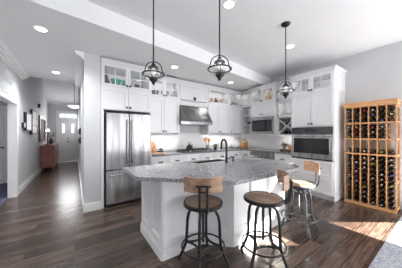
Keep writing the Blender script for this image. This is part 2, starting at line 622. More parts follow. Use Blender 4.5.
# backsplashes
struct('wall_backsplash_range', MB().box(1.35, XR - 0.012, YK - 0.012, YK, 0.94, 1.40), 'tile')
struct('wall_backsplash_oven', MB().box(XR - 0.012, XR, 2.25, YK - 0.012, 0.94, 1.40),
       noisy('side_tile', (0.84, 0.84, 0.85), (0.86, 0.86, 0.87), (6, 6, 6), 0.2))


# ------------------------------------------------------------------ cabinets
def shaker(mb, x0, x1, z0, z1, y0=-0.02, w=0.06):
    mb.box(x0, x1, -0.004, 0, z0, z1)
    mb.box(x0, x0 + w, y0, -0.004, z0, z1)
    mb.box(x1 - w, x1, y0, -0.004, z0, z1)
    mb.box(x0 + w, x1 - w, y0, -0.004, z0, z0 + w)
    mb.box(x0 + w, x1 - w, y0, -0.004, z1 - w, z1)
    return mb


def glazed(mb, x0, x1, z0, z1, w=0.042, m=0.014):
    mb.box(x0, x0 + w, -0.02, 0, z0, z1)
    mb.box(x1 - w, x1, -0.02, 0, z0, z1)
    mb.box(x0 + w, x1 - w, -0.02, 0, z0, z0 + w)
    mb.box(x0 + w, x1 - w, -0.02, 0, z1 - w, z1)
    cx, cz = (x0 + x1) / 2, (z0 + z1) / 2
    mb.box(cx - m / 2, cx + m / 2, -0.019, -0.005, z0 + w, z1 - w)
    mb.box(x0 + w, cx - m / 2, -0.019, -0.005, cz - m / 2, cz + m / 2)
    mb.box(cx + m / 2, x1 - w, -0.019, -0.005, cz - m / 2, cz + m / 2)
    return mb


def knob(parent, x, z):
    mx = Matrix.Translation((x, -0.02, z)) @ Matrix.Rotation(pi / 2, 4, 'X')
    MB().lathe([(0.007, 0), (0.007, 0.012), (0.018, 0.016), (0.021, 0.025), (0.014, 0.032)], 12, mx).build('knob', 'black_metal', parent, smooth=True)


def cup_pull(parent, x, z, w=0.062):
    mb = MB()
    n = 10
    lo, hi = [], []
    for i in range(n + 1):
        t = pi * i / n
        lo.append((x - w * cos(t), -0.02 - 0.028 * sin(t), z - 0.012))
        hi.append((x - w * 0.9 * cos(t), -0.02 - 0.016 * sin(t), z + 0.014))
    mb.hull(lo, hi)
    mb.build('cup_pull', 'black_metal', parent)


def cabinet(name, label, loc, rz, w, d, h, rows, crown_h=0.0, plinth=0.0, group=None, sides=True, cat='cabinet', crown_left=True,
            crown_right=True, crown_d=None):
    """local frame: x along the front, y into the cabinet, z up; front plane at y=0"""
    t = thing(name, label, cat, loc, rz, group)
    z_lo = plinth
    mb = MB()
    th = 0.018
    mb.box(0, th, 0, d, z_lo, h)
    mb.box(w - th, w, 0, d, z_lo, h)
    mb.box(th, w - th, 0, d, z_lo, z_lo + th)
    mb.box(th, w - th, 0, d, h - th, h)
    mb.box(th, w - th, d - th, d, z_lo + th, h - th)
    # face frame
    s = 0.035
    mb.box(th, s, 0, th, z_lo + th, h - th)
    mb.box(w - s, w - th, 0, th, z_lo + th, h - th)
    edges = sorted({r[0] for r in rows} | {r[1] for r in rows})
    for e in edges[1:-1]:
        mb.box(s, w - s, 0, d - th, e - 0.012, e + 0.012)
    mb.build('carcass', 'white', t)
    if plinth:
        MB().box(0.0, w, 0.07, d, 0, plinth).build('plinth', 'white', t)
    if crown_h:
        mb = MB()
        a0 = -0.0
        for k, (e, f0, f1) in enumerate(((0.012, 0.0, 0.35), (0.03, 0.35, 0.7), (0.045, 0.7, 1.0))):
            cd = d if crown_d is None else crown_d
            zz0, zz1 = h + crown_h * f0, h + crown_h * f1
            mb.box(0, w, -e, d, zz0, zz1)
            if crown_left:
                mb.box(-e, 0, -e, cd, zz0, zz1)
            if crown_right:
                mb.box(w, w + e, -e, cd if crown_d is None or name != 'oven_tower' else d, zz0, zz1)
        mb.build('crown_molding', 'white', t)
    for (z0, z1, kind, n) in rows:
        g = 0.018
        z0g, z1g = z0 + 0.012, z1 - 0.012
        cw = (w - 2 * g) / n
        if kind == 'open':
            continue
        for i in range(n):
            x0 = g + i * cw + (0.003 if i else 0)
            x1 = g + (i + 1) * cw - (0.003 if i < n - 1 else 0)
            if kind == 'door':
                o = shaker(MB(), x0, x1, z0g, z1g).build('door', 'white', t)
                kx = x1 - 0.03 if (i == 0 and n > 1) else x0 + 0.03
                knob(o, kx, z0g + 0.05)
            elif kind == 'lowdoor':
                o = shaker(MB(), x0, x1, z0g, z1g).build('door', 'white', t)
                kx = x1 - 0.03 if (i == 0 and n > 1) else x0 + 0.03
                knob(o, kx, z1g - 0.05)
            elif kind == 'glass':
                o = glazed(MB(), x0, x1, z0g, z1g).build('glass_door', 'white', t)
                MB().box(x0 + 0.04, x1 - 0.04, -0.0115, -0.0075, z0g + 0.04, z1g - 0.04).build('pane', 'glass', o)
                if i == 0:
                    MB().box(0.06, w - 0.06, 0.022, 0.045, z1 - 0.03 - 0.006, z1 - 0.03).build('glow_strip', 'cabinet_fill', t)  # glowing strip added to brighten the interior behind the glass
                kx = x1 - 0.025 if (i == 0 and n > 1) else x0 + 0.025
                knob(o, kx, z0g + 0.035)
            elif kind == 'drawer':
                mb = MB()
                if z1 - z0 > 0.2:
                    shaker(mb, x0, x1, z0g, z1g, w=0.05)
                else:
                    mb.box(x0, x1, -0.02, 0, z0g, z1g)
                o = mb.build('drawer', 'white', t, bevel=0.003)
                cup_pull(o, (x0 + x1) / 2, z1g - (z1g - z0g) * 0.4 if z1 - z0 < 0.2 else z1g - 0.12)
            elif kind == 'panel':
                o = shaker(MB(), x0, x1, z0g, z1g).build('panel', 'white', t)
            elif kind == 'x':
                mb = MB()
                ww, hh = x1 - x0, z1g - z0g
                L = sqrt(ww * ww + hh * hh)
                for sgn in (1, -1):
                    ang = math.atan2(hh, ww) * sgn
                    mx = Matrix.Translation(((x0 + x1) / 2, 0, (z0g + z1g) / 2)) @ Matrix.Rotation(-ang, 4, 'Y')
                    mb.box(-L / 2 + 0.02, L / 2 - 0.02, 0.001, d - 0.03, -0.009, 0.009, mx)
                mb.build('bottle_cross', 'white', t)
    return t


ZW = 1.345                     # wall cabinets: bottom
HW = 2.69 - ZW                 # body height
YW = 4.07                      # wall cabinets: front on the range wall
FZ = 0.005

# fridge surround: two side panels to the floor, cabinet above
RZ = -pi / 2
fs = cabinet('refrigerator_cabinet', 'white cabinet with glazed top doors built over the refrigerator', (0.385, 3.73, 1.825), 0, 0.955, 0.665, 0.865,
             [(0.0, 0.435, 'door', 2), (0.435, 0.865, 'glass', 2)], crown_h=0.07, crown_left=False, crown_d=0.28)
MB().box(0, 0.05, 0.0, 0.665, -1.825, 0).build('side_panel', 'white', fs)
MB().box(0.925, 0.955, 0.0, 0.665, -1.825, 0).build('side_panel', 'white', fs)

def strip_under(t, w, d):
    MB().box(0.05, w - 0.05, 0.06, 0.10, -0.012, 0).build('glow_strip', 'strip', t)
    MB().box(0.0, w, 0.0, 0.018, -0.03, 0).build('light_rail', 'white', t)

SPLIT = 2.25 - ZW
wc1 = cabinet('wall_cabinet', 'white wall cabinet between the refrigerator and the range hood', (1.343, YW, ZW), 0, 0.855, 0.33, HW,
              [(0.03, SPLIT, 'door', 2), (SPLIT, HW, 'glass', 2)], crown_h=0.07, crown_left=False, crown_right=False, group='wall cabinets')
hp = cabinet('hood_cabinet', 'white panelled cabinet above the steel range hood, with a round black emblem', (2.2, YW, 2.12), 0, 0.91, 0.33, 0.57,
             [(0.13, 0.57, 'panel', 1)], crown_h=0.07, crown_left=False, crown_right=False)
mx = Matrix.Translation((0.455, -0.012, 0.20)) @ Matrix.Rotation(pi / 2, 4, 'X')
mb = MB().lathe([(0.042, 0), (0.042, 0.008), (0.03, 0.014), (0.012, 0.018)], 16, mx)
for k in range(6):
    a = k * pi / 3
    mb.ball((0.455 + 0.036 * cos(a), -0.018, 0.20 + 0.036 * sin(a)), 0.015, 8, 6, (1, 0.5, 1))
mb.build('emblem', 'black_metal', hp, smooth=True)
MB().box(0.018, 0.892, -0.004, 0.0, 0.0, 0.125).build('valance', 'white', hp)
wc2 = cabinet('wall_cabinet', 'white wall cabinet just right of the hood, tan carvings behind its top glass', (3.11, YW, ZW), 0, 0.845, 0.33, HW,
              [(0.03, SPLIT, 'door', 2), (SPLIT, HW, 'glass', 1)], crown_h=0.07, crown_left=False, crown_right=False, group='wall cabinets')
wc3 = cabinet('wall_cabinet', 'narrow white wall cabinet in the corner of the range wall', (3.955, YW, ZW), 0, 0.55, 0.33, HW,
              [(0.03, SPLIT, 'door', 1), (SPLIT, HW, 'glass', 1)], crown_h=0.07, crown_left=False, crown_right=False, group='wall cabinets')
for t_, w_ in ((wc1, 0.855), (wc2, 0.845), (wc3, 0.55)):
    strip_under(t_, w_, 0.33)

# right wall units; local x runs towards the camera
def rw(y, x, z):
    return (x, y, z)
XW = 4.51
sh = cabinet('open_shelf_cabinet', 'narrow white open shelf unit between corner cabinet and microwave', (XW, 4.064, ZW), RZ, 0.464, 0.325, HW,
             [(0.0, 0.32, 'open', 1), (0.32, 0.62, 'open', 1), (0.62, SPLIT, 'open', 1), (SPLIT, HW, 'glass', 1)], crown_h=0.07, crown_left=False, crown_right=False)
mwc = cabinet('microwave_cabinet', 'white wall cabinet above the microwave, amber vases behind its glass', (4.40, 3.595, 1.35), RZ, 0.803, 0.435, 1.34,
              [(0.0, 0.525, 'open', 1), (0.525, 0.92, 'door', 2), (0.92, 1.34, 'glass', 2)], crown_h=0.07, crown_d=0.055)
xc = cabinet('wine_cubby_cabinet', 'white wall cabinet with crossed wine cubby and glass door beside oven tower', (XW, 2.787, ZW), RZ, 0.53, 0.325, HW,
             [(0.0, 0.465, 'x', 1), (0.465, 0.89, 'glass', 1), (0.89, HW, 'glass', 1)], crown_h=0.07, crown_left=False, crown_right=False)
strip_under(xc, 0.535, 0.325)
tw = cabinet('oven_tower', 'tall white cabinet tower holding the built-in oven', (4.24, 2.25, 0), RZ, 0.864, 0.595, 2.66,
             [(0.10, 0.455, 'drawer', 1), (0.455, 0.80, 'drawer', 1), (0.80, 1.53, 'open', 1), (1.53, 2.28, 'door', 2), (2.28, 2.66, 'glass', 2)],
             crown_h=0.08, plinth=0.10, crown_d=0.21)
mb = MB()
mb.box(0.864, 0.872, 0.0, 0.595, 0.0, 0.12)
for y0, y1 in ((0.0, 0.07), (0.525, 0.595)):
    mb.box(0.864, 0.872, y0, y1, 0.12, 2.66)
for z0, z1 in ((0.12, 0.19), (1.32, 1.40), (2.24, 2.31), (2.59, 2.66)):
    mb.box(0.864, 0.872, 0.07, 0.525, z0, z1)
mb.build('end_panel', 'white', tw)
mb = MB().box(-0.006, 0.892, -0.034, -0.021, 2.271, 2.289)
mb.box(0.873, 0.892, -0.021, 0.595, 2.271, 2.289)
mb.build('ledge_molding', 'white', tw)

# base cabinets
HB = 0.874
BY = 3.79
def base(label, x, w, n):
    return cabinet('base_cabinet', label, (x, BY, 0), 0, w, 0.60, HB, [(0.10, 0.66, 'lowdoor', n), (0.66, HB, 'drawer', n)], plinth=0.10, group='base cabinets')
base('white base cabinet with two drawers beside the refrigerator', 1.345, 0.855, 2)
base('white base cabinet under the gas cooktop', 2.2, 0.91, 2)
base('white base cabinet between the cooktop and the kitchen corner', 3.11, 1.12, 2)
def rbase(label, y, w, n):
    return cabinet('base_cabinet', label, (4.23, y, 0), RZ, w, 0.60, HB, [(0.10, 0.66, 'lowdoor', n), (0.66, HB, 'drawer', n)], plinth=0.10, group='base cabinets')
rbase('white base cabinet next to the corner, under the amber canister', 3.785, 0.325, 1)
rbase('white base cabinet standing against the oven tower', 2.69, 0.436, 1)
# dishwasher with steel control strip, white panel front
dw = thing('dishwasher', 'white panelled dishwasher with dark steel control strip under the counter', 'dishwasher', (4.23, 3.45, 0), RZ)
MB().box(0.005, 0.755, 0.0, 0.58, 0.02, HB).build('body', 'steel_dark', dw)
shaker(MB(), 0.01, 0.75, 0.10, 0.70).build('door_panel', 'white', dw)
MB().box(0.01, 0.75, -0.04, 0.0, 0.715, HB - 0.005).build('control_strip', 'steel_dark', dw, bevel=0.006)
mb = MB().tube([(0.06, -0.04, 0.74), (0.06, -0.075, 0.74), (0.70, -0.075, 0.74), (0.70, -0.04, 0.74)], 0.010)
mb.build('handle', 'steel', dw, smooth=True)
# blind corner box that carries the worktop in the corner
mb = MB().box(4.235, XR - 0.005, 3.80, YK - 0.005, 0, HB)
tag(mb.build('corner_base_cabinet', 'white'), 'white blind corner base cabinet under the plates', 'cabinet', 'base cabinets')

# L-shaped perimeter worktop
mb = MB().prism([(1.346, 3.755), (4.195, 3.755), (4.195, 2.252), (XR - 0.013, 2.252), (XR - 0.013, YK - 0.013), (1.346, YK - 0.013)], HB, 0.914)
tag(mb.build('perimeter_worktop', 'counter', bevel=0.004), 'dark speckled stone worktop along range wall and oven wall', 'countertop')

# ------------------------------------------------------------------ appliances
fr = thing('refrigerator', 'stainless french-door refrigerator with bottom freezer', 'refrigerator', (0.447, 3.70, 0))
FW = 0.858
MB().box(0.012, FW - 0.012, 0.06, 0.66, 0.03, 1.77).build('body', 'black', fr)
MB().box(0.03, FW - 0.03, 0.03, 0.60, 0.0, 0.05).build('grille', 'black', fr)
def fridge_handle(parent, pts):
    MB().tube(pts, 0.013, 10).build('handle', 'steel', parent, smooth=True)
cx = FW / 2
for x0, x1, hx in ((0.022, cx - 0.003, cx - 0.045), (cx + 0.003, FW, cx + 0.045)):
    d_ = MB().box(x0, x1, -0.012, 0.055, 0.69, 1.775).build('door', 'steel', fr, bevel=0.012)
    fridge_handle(d_, [(hx, -0.012, 0.80), (hx, -0.055, 0.83), (hx, -0.06, 1.0), (hx, -0.06, 1.45), (hx, -0.055, 1.62), (hx, -0.012, 1.65)])
d_ = MB().box(0.022, FW, -0.012, 0.055, 0.055, 0.678).build('freezer_drawer', 'steel', fr, bevel=0.012)
fridge_handle(d_, [(0.08, -0.012, 0.60), (0.11, -0.055, 0.60), (0.25, -0.06, 0.60), (0.63, -0.06, 0.60), (FW - 0.11, -0.055, 0.60), (FW - 0.08, -0.012, 0.60)])

# range hood
hd = thing('range_hood', 'stainless steel range hood with sloping front over the cooktop', 'range hood', (2.2, YK, 1.62))
mb = MB()
lo = [(-0.06, -0.53, 0.07), (0.90, -0.53, 0.07), (0.905, -0.005, 0.07), (0.005, -0.005, 0.07)]
hi = [(0.02, -0.335, 0.49), (0.85, -0.335, 0.49), (0.90, -0.005, 0.49), (0.01, -0.005, 0.49)]
lo = [(-0.06, -0.53, 0.07), (0.93, -0.53, 0.07), (0.905, -0.335, 0.07), (0.905, -0.013, 0.07), (0.005, -0.013, 0.07), (0.005, -0.335, 0.07)]
hi = [(0.01, -0.345, 0.485), (0.84, -0.345, 0.485), (0.85, -0.335, 0.485), (0.85, -0.013, 0.485), (0.01, -0.013, 0.485), (0.01, -0.335, 0.485)]
mb.hull(lo, hi)
mb.build('canopy', 'steel_dark', hd)
lo2 = [(p[0], p[1], 0.0) for p in lo]
MB().hull(lo2, lo).build('rim', 'steel_mid', hd)
MB().box(0.06, 0.84, -0.48, -0.06, -0.006, 0.0).build('filter', 'steel_dark', hd)

# gas cooktop
ck = thing('cooktop', 'black gas cooktop with cast iron grates below the hood', 'cooktop', (2.22, 3.80, 0.914))
MB().box(0, 0.87, 0, 0.50, 0, 0.015).build('tray', 'black', ck, bevel=0.004)
for k in range(3):
    x0 = 0.02 + k * 0.28
    mb = MB()
    for yy in (0.10, 0.20, 0.30, 0.40):
        mb.box(x0, x0 + 0.265, yy, yy + 0.012, 0.035, 0.05)
    for xx in (x0, x0 + 0.126, x0 + 0.253):
        mb.box(xx, xx + 0.012, 0.06, 0.47, 0.035, 0.05)
        for yy in (0.06, 0.458):
            mb.box(xx, xx + 0.012, yy, yy + 0.012, 0.015, 0.035)
    mb.build('grate', 'black_metal', ck)
for k in range(5):
    MB().lathe([(0.02, 0.015), (0.018, 0.04)], 12, Matrix.Translation((0.15 + k * 0.14, 0.03, 0))).build('control_knob', 'steel', ck, smooth=True)
for k, (bx, by) in enumerate(((0.15, 0.16), (0.15, 0.37), (0.435, 0.27), (0.715, 0.16), (0.715, 0.37))):
    MB().lathe([(0.04, 0.015), (0.04, 0.027), (0.025, 0.030)], 14, Matrix.Translation((bx, by, 0))).build('burner', 'black_metal', ck, smooth=True)

# microwave, set in its cabinet
mwv = thing('microwave_oven', 'built-in stainless microwave with black glass under amber vase cabinet', 'microwave', (4.40, 3.575, 1.375), RZ)
MB().box(0.02, 0.74, 0.0, 0.40, 0.0, 0.44).build('body', 'steel_dark', mwv)
mb = MB()
mb.box(-0.004, 0.764, -0.022, -0.002, 0.0, 0.065)
mb.box(-0.004, 0.764, -0.022, -0.002, 0.40, 0.482)
mb.box(-0.004, 0.055, -0.022, -0.002, 0.065, 0.40)
mb.box(0.705, 0.764, -0.022, -0.002, 0.065, 0.40)
mb.build('trim_frame', 'steel_mid', mwv)
MB().box(0.055, 0.545, -0.035, 0.0, 0.068, 0.397).build('door', 'black_glass', mwv, bevel=0.004)
MB().box(0.55, 0.703, -0.035, 0.0, 0.068, 0.397).build('control_panel', 'display', mwv, bevel=0.004)
MB().box(0.10, 0.50, -0.038, -0.035, 0.12, 0.35).build('window', 'black', mwv)

# wall oven in the tower
ov = thing('wall_oven', 'stainless built-in wall oven with black glass window', 'oven', (4.24, 2.232, 0.815), RZ)
OW = 0.828
MB().box(0.03, OW - 0.03, 0.0, 0.55, 0.0, 0.69).build('body', 'steel_dark', ov)
MB().box(0.0, OW, -0.03, -0.002, 0.555, 0.70).build('control_panel', 'oven_panel', ov, bevel=0.004)
MB().box(0.30, 0.53, -0.033, -0.03, 0.595, 0.665).build('display', 'black_glass', ov)
dr = MB().box(0.0, OW, -0.035, -0.002, 0.02, 0.545).build('door', 'steel', ov, bevel=0.005)
MB().box(0.06, OW - 0.06, -0.039, -0.035, 0.13, 0.46).build('window', 'black_glass', dr)
MB().tube([(0.05, -0.035, 0.505), (0.05, -0.085, 0.505), (OW - 0.05, -0.085, 0.505), (OW - 0.05, -0.035, 0.505)], 0.013, 10).build('handle', 'steel', dr, smooth=True)
MB().box(0.0, OW, -0.015, -0.002, -0.003, 0.016).build('vent', 'black', ov)

# ------------------------------------------------------------------ island
isl = thing('kitchen_island', 'white panelled kitchen island with angled front corner', 'kitchen island', (0, 0, 0))
BP = [(0.78, 2.54), (0.78, 1.83), (1.31, 1.83), (1.58, 1.56), (2.72, 1.56), (2.72, 1.66), (2.2, 2.50), (2.17, 2.54)]
ZI = 0.876
MB().prism(BP, 0, ZI, top=False).build('body', 'white', isl)
def face_panels(p, q, n, edge=0.05):
    """shaker panels on the island face from p to q (outside on the right-hand side of p->q)"""
    d = Vector((q[0] - p[0], q[1] - p[1], 0))
    L = d.length
    mx = Matrix.Translation((p[0], p[1], 0)) @ Matrix.Rotation(math.atan2(d.y, d.x), 4, 'Z')
    for i in range(n):
        x0, x1 = L * i / n, L * (i + 1) / n
        mb = MB()
        s = edge
        t = -0.014
        mb.box(x0, x0 + s, t, 0, 0.13, ZI, mx)
        mb.box(x1 - s, x1, t, 0, 0.13, ZI, mx)
        mb.box(x0 + s, x1 - s, t, 0, 0.13, 0.21, mx)
        mb.box(x0 + s, x1 - s, t, 0, ZI - 0.08, ZI, mx)
        # inner bead
        b0, b1, z0, z1 = x0 + s, x1 - s, 0.21, ZI - 0.08
        for a in ((b0, b0 + 0.012, z0, z1), (b1 - 0.012, b1, z0, z1), (b0, b1, z0, z0 + 0.012), (b0, b1, z1 - 0.012, z1)):
            mb.box(a[0], a[1], t * 0.5, 0, a[2], a[3], mx)
        mb.build('panel', 'white', isl)
    mb = MB()
    mb.box(-0.012, L + 0.012, -0.026, 0, 0, 0.105, mx)
    mb.box(-0.008, L + 0.008, -0.019, 0, 0.105, 0.128, mx)
    mb.build('base_molding', 'white', isl)
face_panels(BP[0], BP[1], 2)
face_panels(BP[1], BP[2], 1, 0.06)
face_panels(BP[2], BP[3], 1, 0.07)
face_panels(BP[3], BP[4], 3, 0.06)
face_panels(BP[5], BP[6], 2)
face_panels((2.17, 2.54), BP[0], 3)

# island worktop with a sink cut-out
SP = [(0.535, 2.60), (0.535, 1.95), (1.26, 1.215), (2.53, 1.215), (2.95, 1.60), (2.95, 1.69), (2.22, 2.60)]
HO = [(1.55, 2.28), (2.14, 2.28), (2.14, 2.48), (1.55, 2.48)]
bm = bmesh.new()
ed = []
for loop in (SP, HO):
    vs = [bm.verts.new((x, y, 0.0)) for x, y in loop]
    ed += [bm.edges.new((vs[i], vs[(i + 1) % len(vs)])) for i in range(len(vs))]
bmesh.ops.triangle_fill(bm, edges=ed, use_beauty=True)
ext = bmesh.ops.extrude_face_region(bm, geom=list(bm.faces))
bmesh.ops.translate(bm, vec=(0, 0, 0.038), verts=[g for g in ext['geom'] if isinstance(g, bmesh.types.BMVert)])
mb = MB()
mb.bm.free()
mb.bm = bm
top = mb.build('island_worktop', 'granite')
top.location = (0, 0, ZI)
tag(top, 'grey speckled granite slab on the white island', 'countertop')

# sink bowl hung under the slab
sk = MB()
x0, x1, y0, y1 = 1.535, 2.155, 2.265, 2.495
sk.box(x0, x1, y0, y0 + 0.015, -0.20, 0)
sk.box(x0, x1, y1 - 0.015, y1, -0.20, 0)
sk.box(x0, x0 + 0.015, y0 + 0.015, y1 - 0.015, -0.20, 0)
sk.box(x1 - 0.015, x1, y0 + 0.015, y1 - 0.015, -0.20, 0)
sk.box(x0 + 0.015, x1 - 0.015, y0 + 0.015, y1 - 0.015, -0.20, -0.185)
sink = thing('sink', 'black undermount sink set into the island granite', 'sink', (0, 0, ZI))
sk.build('bowl', 'sink', sink)
mb = MB()
e = 0.012
for a in ((1.55, 2.14, 2.48 - e, 2.48), (1.55, 2.14, 2.28, 2.28 + e), (1.55, 1.55 + e, 2.28 + e, 2.48 - e), (2.14 - e, 2.14, 2.28 + e, 2.48 - e)):
    mb.box(a[0] + 0.001, a[1] - 0.001, a[2] + 0.001, a[3] - 0.001, 0, 0.034)
mb.build('rim', 'sink', sink)
MB().lathe([(0.04, -0.185), (0.04, -0.180), (0.02, -0.182)], 14, Matrix.Translation((1.845, 2.38, 0))).build('drain', 'steel', sink)

# faucet
fc = thing('faucet', 'matte black gooseneck faucet standing on the island', 'faucet', (2.00, 2.12, 0.914))
MB().lathe([(0.032, 0), (0.032, 0.008), (0.022, 0.014), (0.019, 0.10)], 14).build('base', 'black', fc, smooth=True)
pts = [(0, 0, 0.09), (0, 0, 0.26)]
sp = Vector((0.22, 0.97, 0)).normalized()
for k in range(1, 10):
    a = pi * k / 9
    pts.append(tuple(sp * (0.085 * (1 - cos(a))) + Vector((0, 0, 0.26 + 0.105 * sin(a)))))
e_ = sp * 0.17
MB().tube(pts, 0.0165, 10).build('gooseneck', 'black', fc, smooth=True)
MB().lathe([(0.016, 0.19), (0.019, 0.20), (0.019, 0.255), (0.014, 0.265)], 12, Matrix.Translation((e_.x, e_.y, 0))).build('spray_head', 'black', fc, smooth=True)
MB().tube([(0.015, -0.012, 0.06), (0.06, -0.045, 0.075), (0.105, -0.08, 0.08)], [0.010, 0.008, 0.006]).build('lever', 'black', fc, smooth=True)
sd = MB().lathe([(0.02, 0), (0.02, 0.01), (0.012, 0.015), (0.012, 0.06), (0.016, 0.062), (0.016, 0.075)], 12)
sd.tube([(0, 0, 0.07), (-0.05, 0.03, 0.075)], 0.006)
o = sd.build('soap_pump', 'black', smooth=True)
o.location = (2.20, 2.17, 0.914)
tag(o, 'small black soap pump beside the gooseneck faucet', 'soap dispenser')


# ------------------------------------------------------------------ bar stools
def make_stool(label, seat_turn, leg_turn, seat_mat='seat_wood', metal='black_metal', SZ=0.655, bdz=0.0):
    t = thing('bar_stool', label, 'bar stool', (0, 0, 0), 0, 'bar stools at the island')
    BZ = SZ + bdz
    R = Matrix.Rotation(seat_turn, 4, 'Z')
    MB().lathe([(0.16, SZ - 0.034), (0.196, SZ - 0.030), (0.202, SZ - 0.016), (0.200, SZ - 0.006), (0.185, SZ), (0.09, SZ - 0.006), (0.0005, SZ - 0.009)], 36,
               R).build('seat', seat_mat, t, smooth=True)
    MB().lathe([(0.204, SZ - 0.036), (0.209, SZ - 0.032), (0.209, SZ - 0.006), (0.203, SZ + 0.001), (0.188, SZ + 0.001)], 36, cap=False).build('seat_rim', metal, t, smooth=True)
    MB().lathe([(0.03, SZ - 0.10), (0.085, SZ - 0.07), (0.10, SZ - 0.036), (0.03, SZ - 0.034)], 20).build('swivel_plate', metal, t, smooth=True)
    # screw spindle
    prof = []
    z = 0.22
    while z < SZ - 0.09:
        prof += [(0.0125, z), (0.0165, z + 0.006)]
        z += 0.012
    MB().lathe(prof, 12).build('spindle', metal, t)
    # legs: arched under the seat, straight, then splayed
    for k in range(4):
        a = leg_turn + k * pi / 2
        c, s = cos(a), sin(a)
        path = [(0.030, SZ - 0.07), (0.070, SZ - 0.061), (0.108, SZ - 0.073), (0.140, SZ - 0.103), (0.162, SZ - 0.15), (0.174, SZ - 0.215), (0.180, 0.30), (0.187, 0.20), (0.205, 0.15), (0.238, 0.075), (0.272, 0.004)]
        MB().tube([(r * c, r * s, zz) for r, zz in path], [0.0155] * 8 + [0.016, 0.016, 0.016], 10).build('leg', metal, t, smooth=True)
    # hub, ring, and the four inward bowed stretchers
    MB().lathe([(0.02, SZ - 0.115), (0.045, SZ - 0.105), (0.045, SZ - 0.055), (0.02, SZ - 0.045)], 16).build('hub', metal, t, smooth=True)
    n = 40
    MB().tube([(0.226 * cos(2 * pi * i / n), 0.226 * sin(2 * pi * i / n), 0.185) for i in range(n)], 0.0095, 8, True).build('foot_ring', metal, t, smooth=True)
    for k in range(4):
        a0 = leg_turn + k * pi / 2
        p0 = Vector((0.19 * cos(a0), 0.19 * sin(a0), 0.20))
        p1 = Vector((0.19 * cos(a0 + pi / 2), 0.19 * sin(a0 + pi / 2), 0.20))
        m_ = a0 + pi / 4
        pm = Vector((0.035 * cos(m_), 0.035 * sin(m_), 0.20))
        pts = []
        for i in range(11):
            u = i / 10
            pts.append(p0 * (1 - u) ** 2 + pm * 2 * u * (1 - u) + p1 * u * u)
        MB().tube(pts, 0.012, 8).build('stretcher', metal, t, smooth=True)
    # brackets and back: local -y is the back before seat_turn
    for sx in (-0.036, 0.036):
        path = [(sx, -0.05, SZ - 0.042), (sx, -0.16, SZ - 0.046), (sx, -0.225, SZ - 0.035), (sx, -0.258, SZ + 0.0), (sx, -0.268, SZ + 0.06), (sx, -0.272, BZ + 0.16), (sx, -0.276, BZ + 0.232)]
        MB().tube([tuple(R @ Vector(p)) for p in path], 0.0115, 8).build('back_bracket', metal, t, smooth=True)
    mb = MB()
    mb.tube([tuple(R @ Vector(p)) for p in ((-0.07, -0.272, BZ + 0.232), (0.07, -0.272, BZ + 0.232))], 0.009, 8)
    mb.tube([tuple(R @ Vector(p)) for p in ((-0.036, -0.272, BZ + 0.178), (0.036, -0.272, BZ + 0.178))], 0.008, 8)
    mb.build('cross_bar', metal, t, smooth=True)
    mb = MB()
    n = 14
    f = []
    for i in range(n + 1):
        a = -0.83 + 1.66 * i / n
        f.append((a, 0.245, 0.258))
    in_lo = [tuple(R @ Vector((ri * sin(a), -ri * cos(a) + 0.0, BZ + 0.160))) for a, ri, ro in f]
    ou_lo = [tuple(R @ Vector((ro * sin(a), -ro * cos(a) + 0.0, BZ + 0.160))) for a, ri, ro in f]
    in_hi = [(p[0], p[1], BZ + 0.305) for p in in_lo]
    ou_hi = [(p[0], p[1], BZ + 0.305) for p in ou_lo]
    A = [[mb.bm.verts.new(p) for p in L] for L in (in_lo, ou_lo, ou_hi, in_hi)]
    for i in range(n):
        for j in range(4):
            B, C = A[j], A[(j + 1) % 4]
            mb.bm.faces.new((B[i], B[i + 1], C[i + 1], C[i]))
    mb.bm.faces.new([A[j][0] for j in range(4)])
    mb.bm.faces.new([A[j][n] for j in range(4)][::-1])
    mb.build('backrest', 'back_wood', t, smooth=True, bevel=0.004)
    return t


s1 = make_stool('wood and iron bar stool with its back to us, at the island angled corner', radians(-35.2), radians(-35.2 - 12))
s1.location = (1.118, 1.545, 0)
s2 = make_stool('wood and iron bar stool in the middle, seat turned sideways in front of the island', radians(40), radians(10), SZ=0.685, bdz=-0.03)
s2.location = (1.675, 1.200, 0)
s3 = make_stool('bar stool with sunlit seat nearest the oven tower and wine rack', radians(52), radians(-35.2), 'seat_wood', 'gun_metal')
s3.location = (2.655, 1.305, 0)

# ------------------------------------------------------------------ wine rack and bottles
RX, RD = 4.50, 0.325           # front plane, depth
RY0, RY1 = 0.566, 1.292        # near end, far end
NC = 6
UW = 0.016
PI_ = (RY1 - RY0 - UW) / NC
rack = thing('wine_rack', 'tall orange wood wine rack against the right wall', 'wine rack', (RX, RY1, 0), RZ)
RW = RY1 - RY0
# local: x towards the camera, y into the rack
for i in range(NC + 1):
    x = 0.0 + i * PI_
    mb = MB()
    for y0, y1 in ((0.0, 0.02), (RD - 0.02, RD)):
        mb.box(x, x + UW, y0, y1, 0.0, 1.885)
    if i in (0, NC):
        for z in (0.03, 0.5, 0.97, 1.26, 1.57, 1.85):
            mb.box(x, x + UW, 0.02, RD - 0.02, z, z + 0.03)
    mb.build('upright', 'rack_wood', rack)
MB().box(-0.012, RW + 0.012, -0.014, RD - 0.012, 1.885, 1.985).build('header', 'rack_wood', rack, bevel=0.004)
MB().box(0.0, RW, -0.014, -0.001, 0.0, 0.055).build('base_rail', 'rack_wood', rack)
for z in (0.975, 1.26, 1.565):
    MB().box(0.0, RW, -0.014, -0.001, z, z + 0.026).build('front_rail', 'rack_wood', rack)
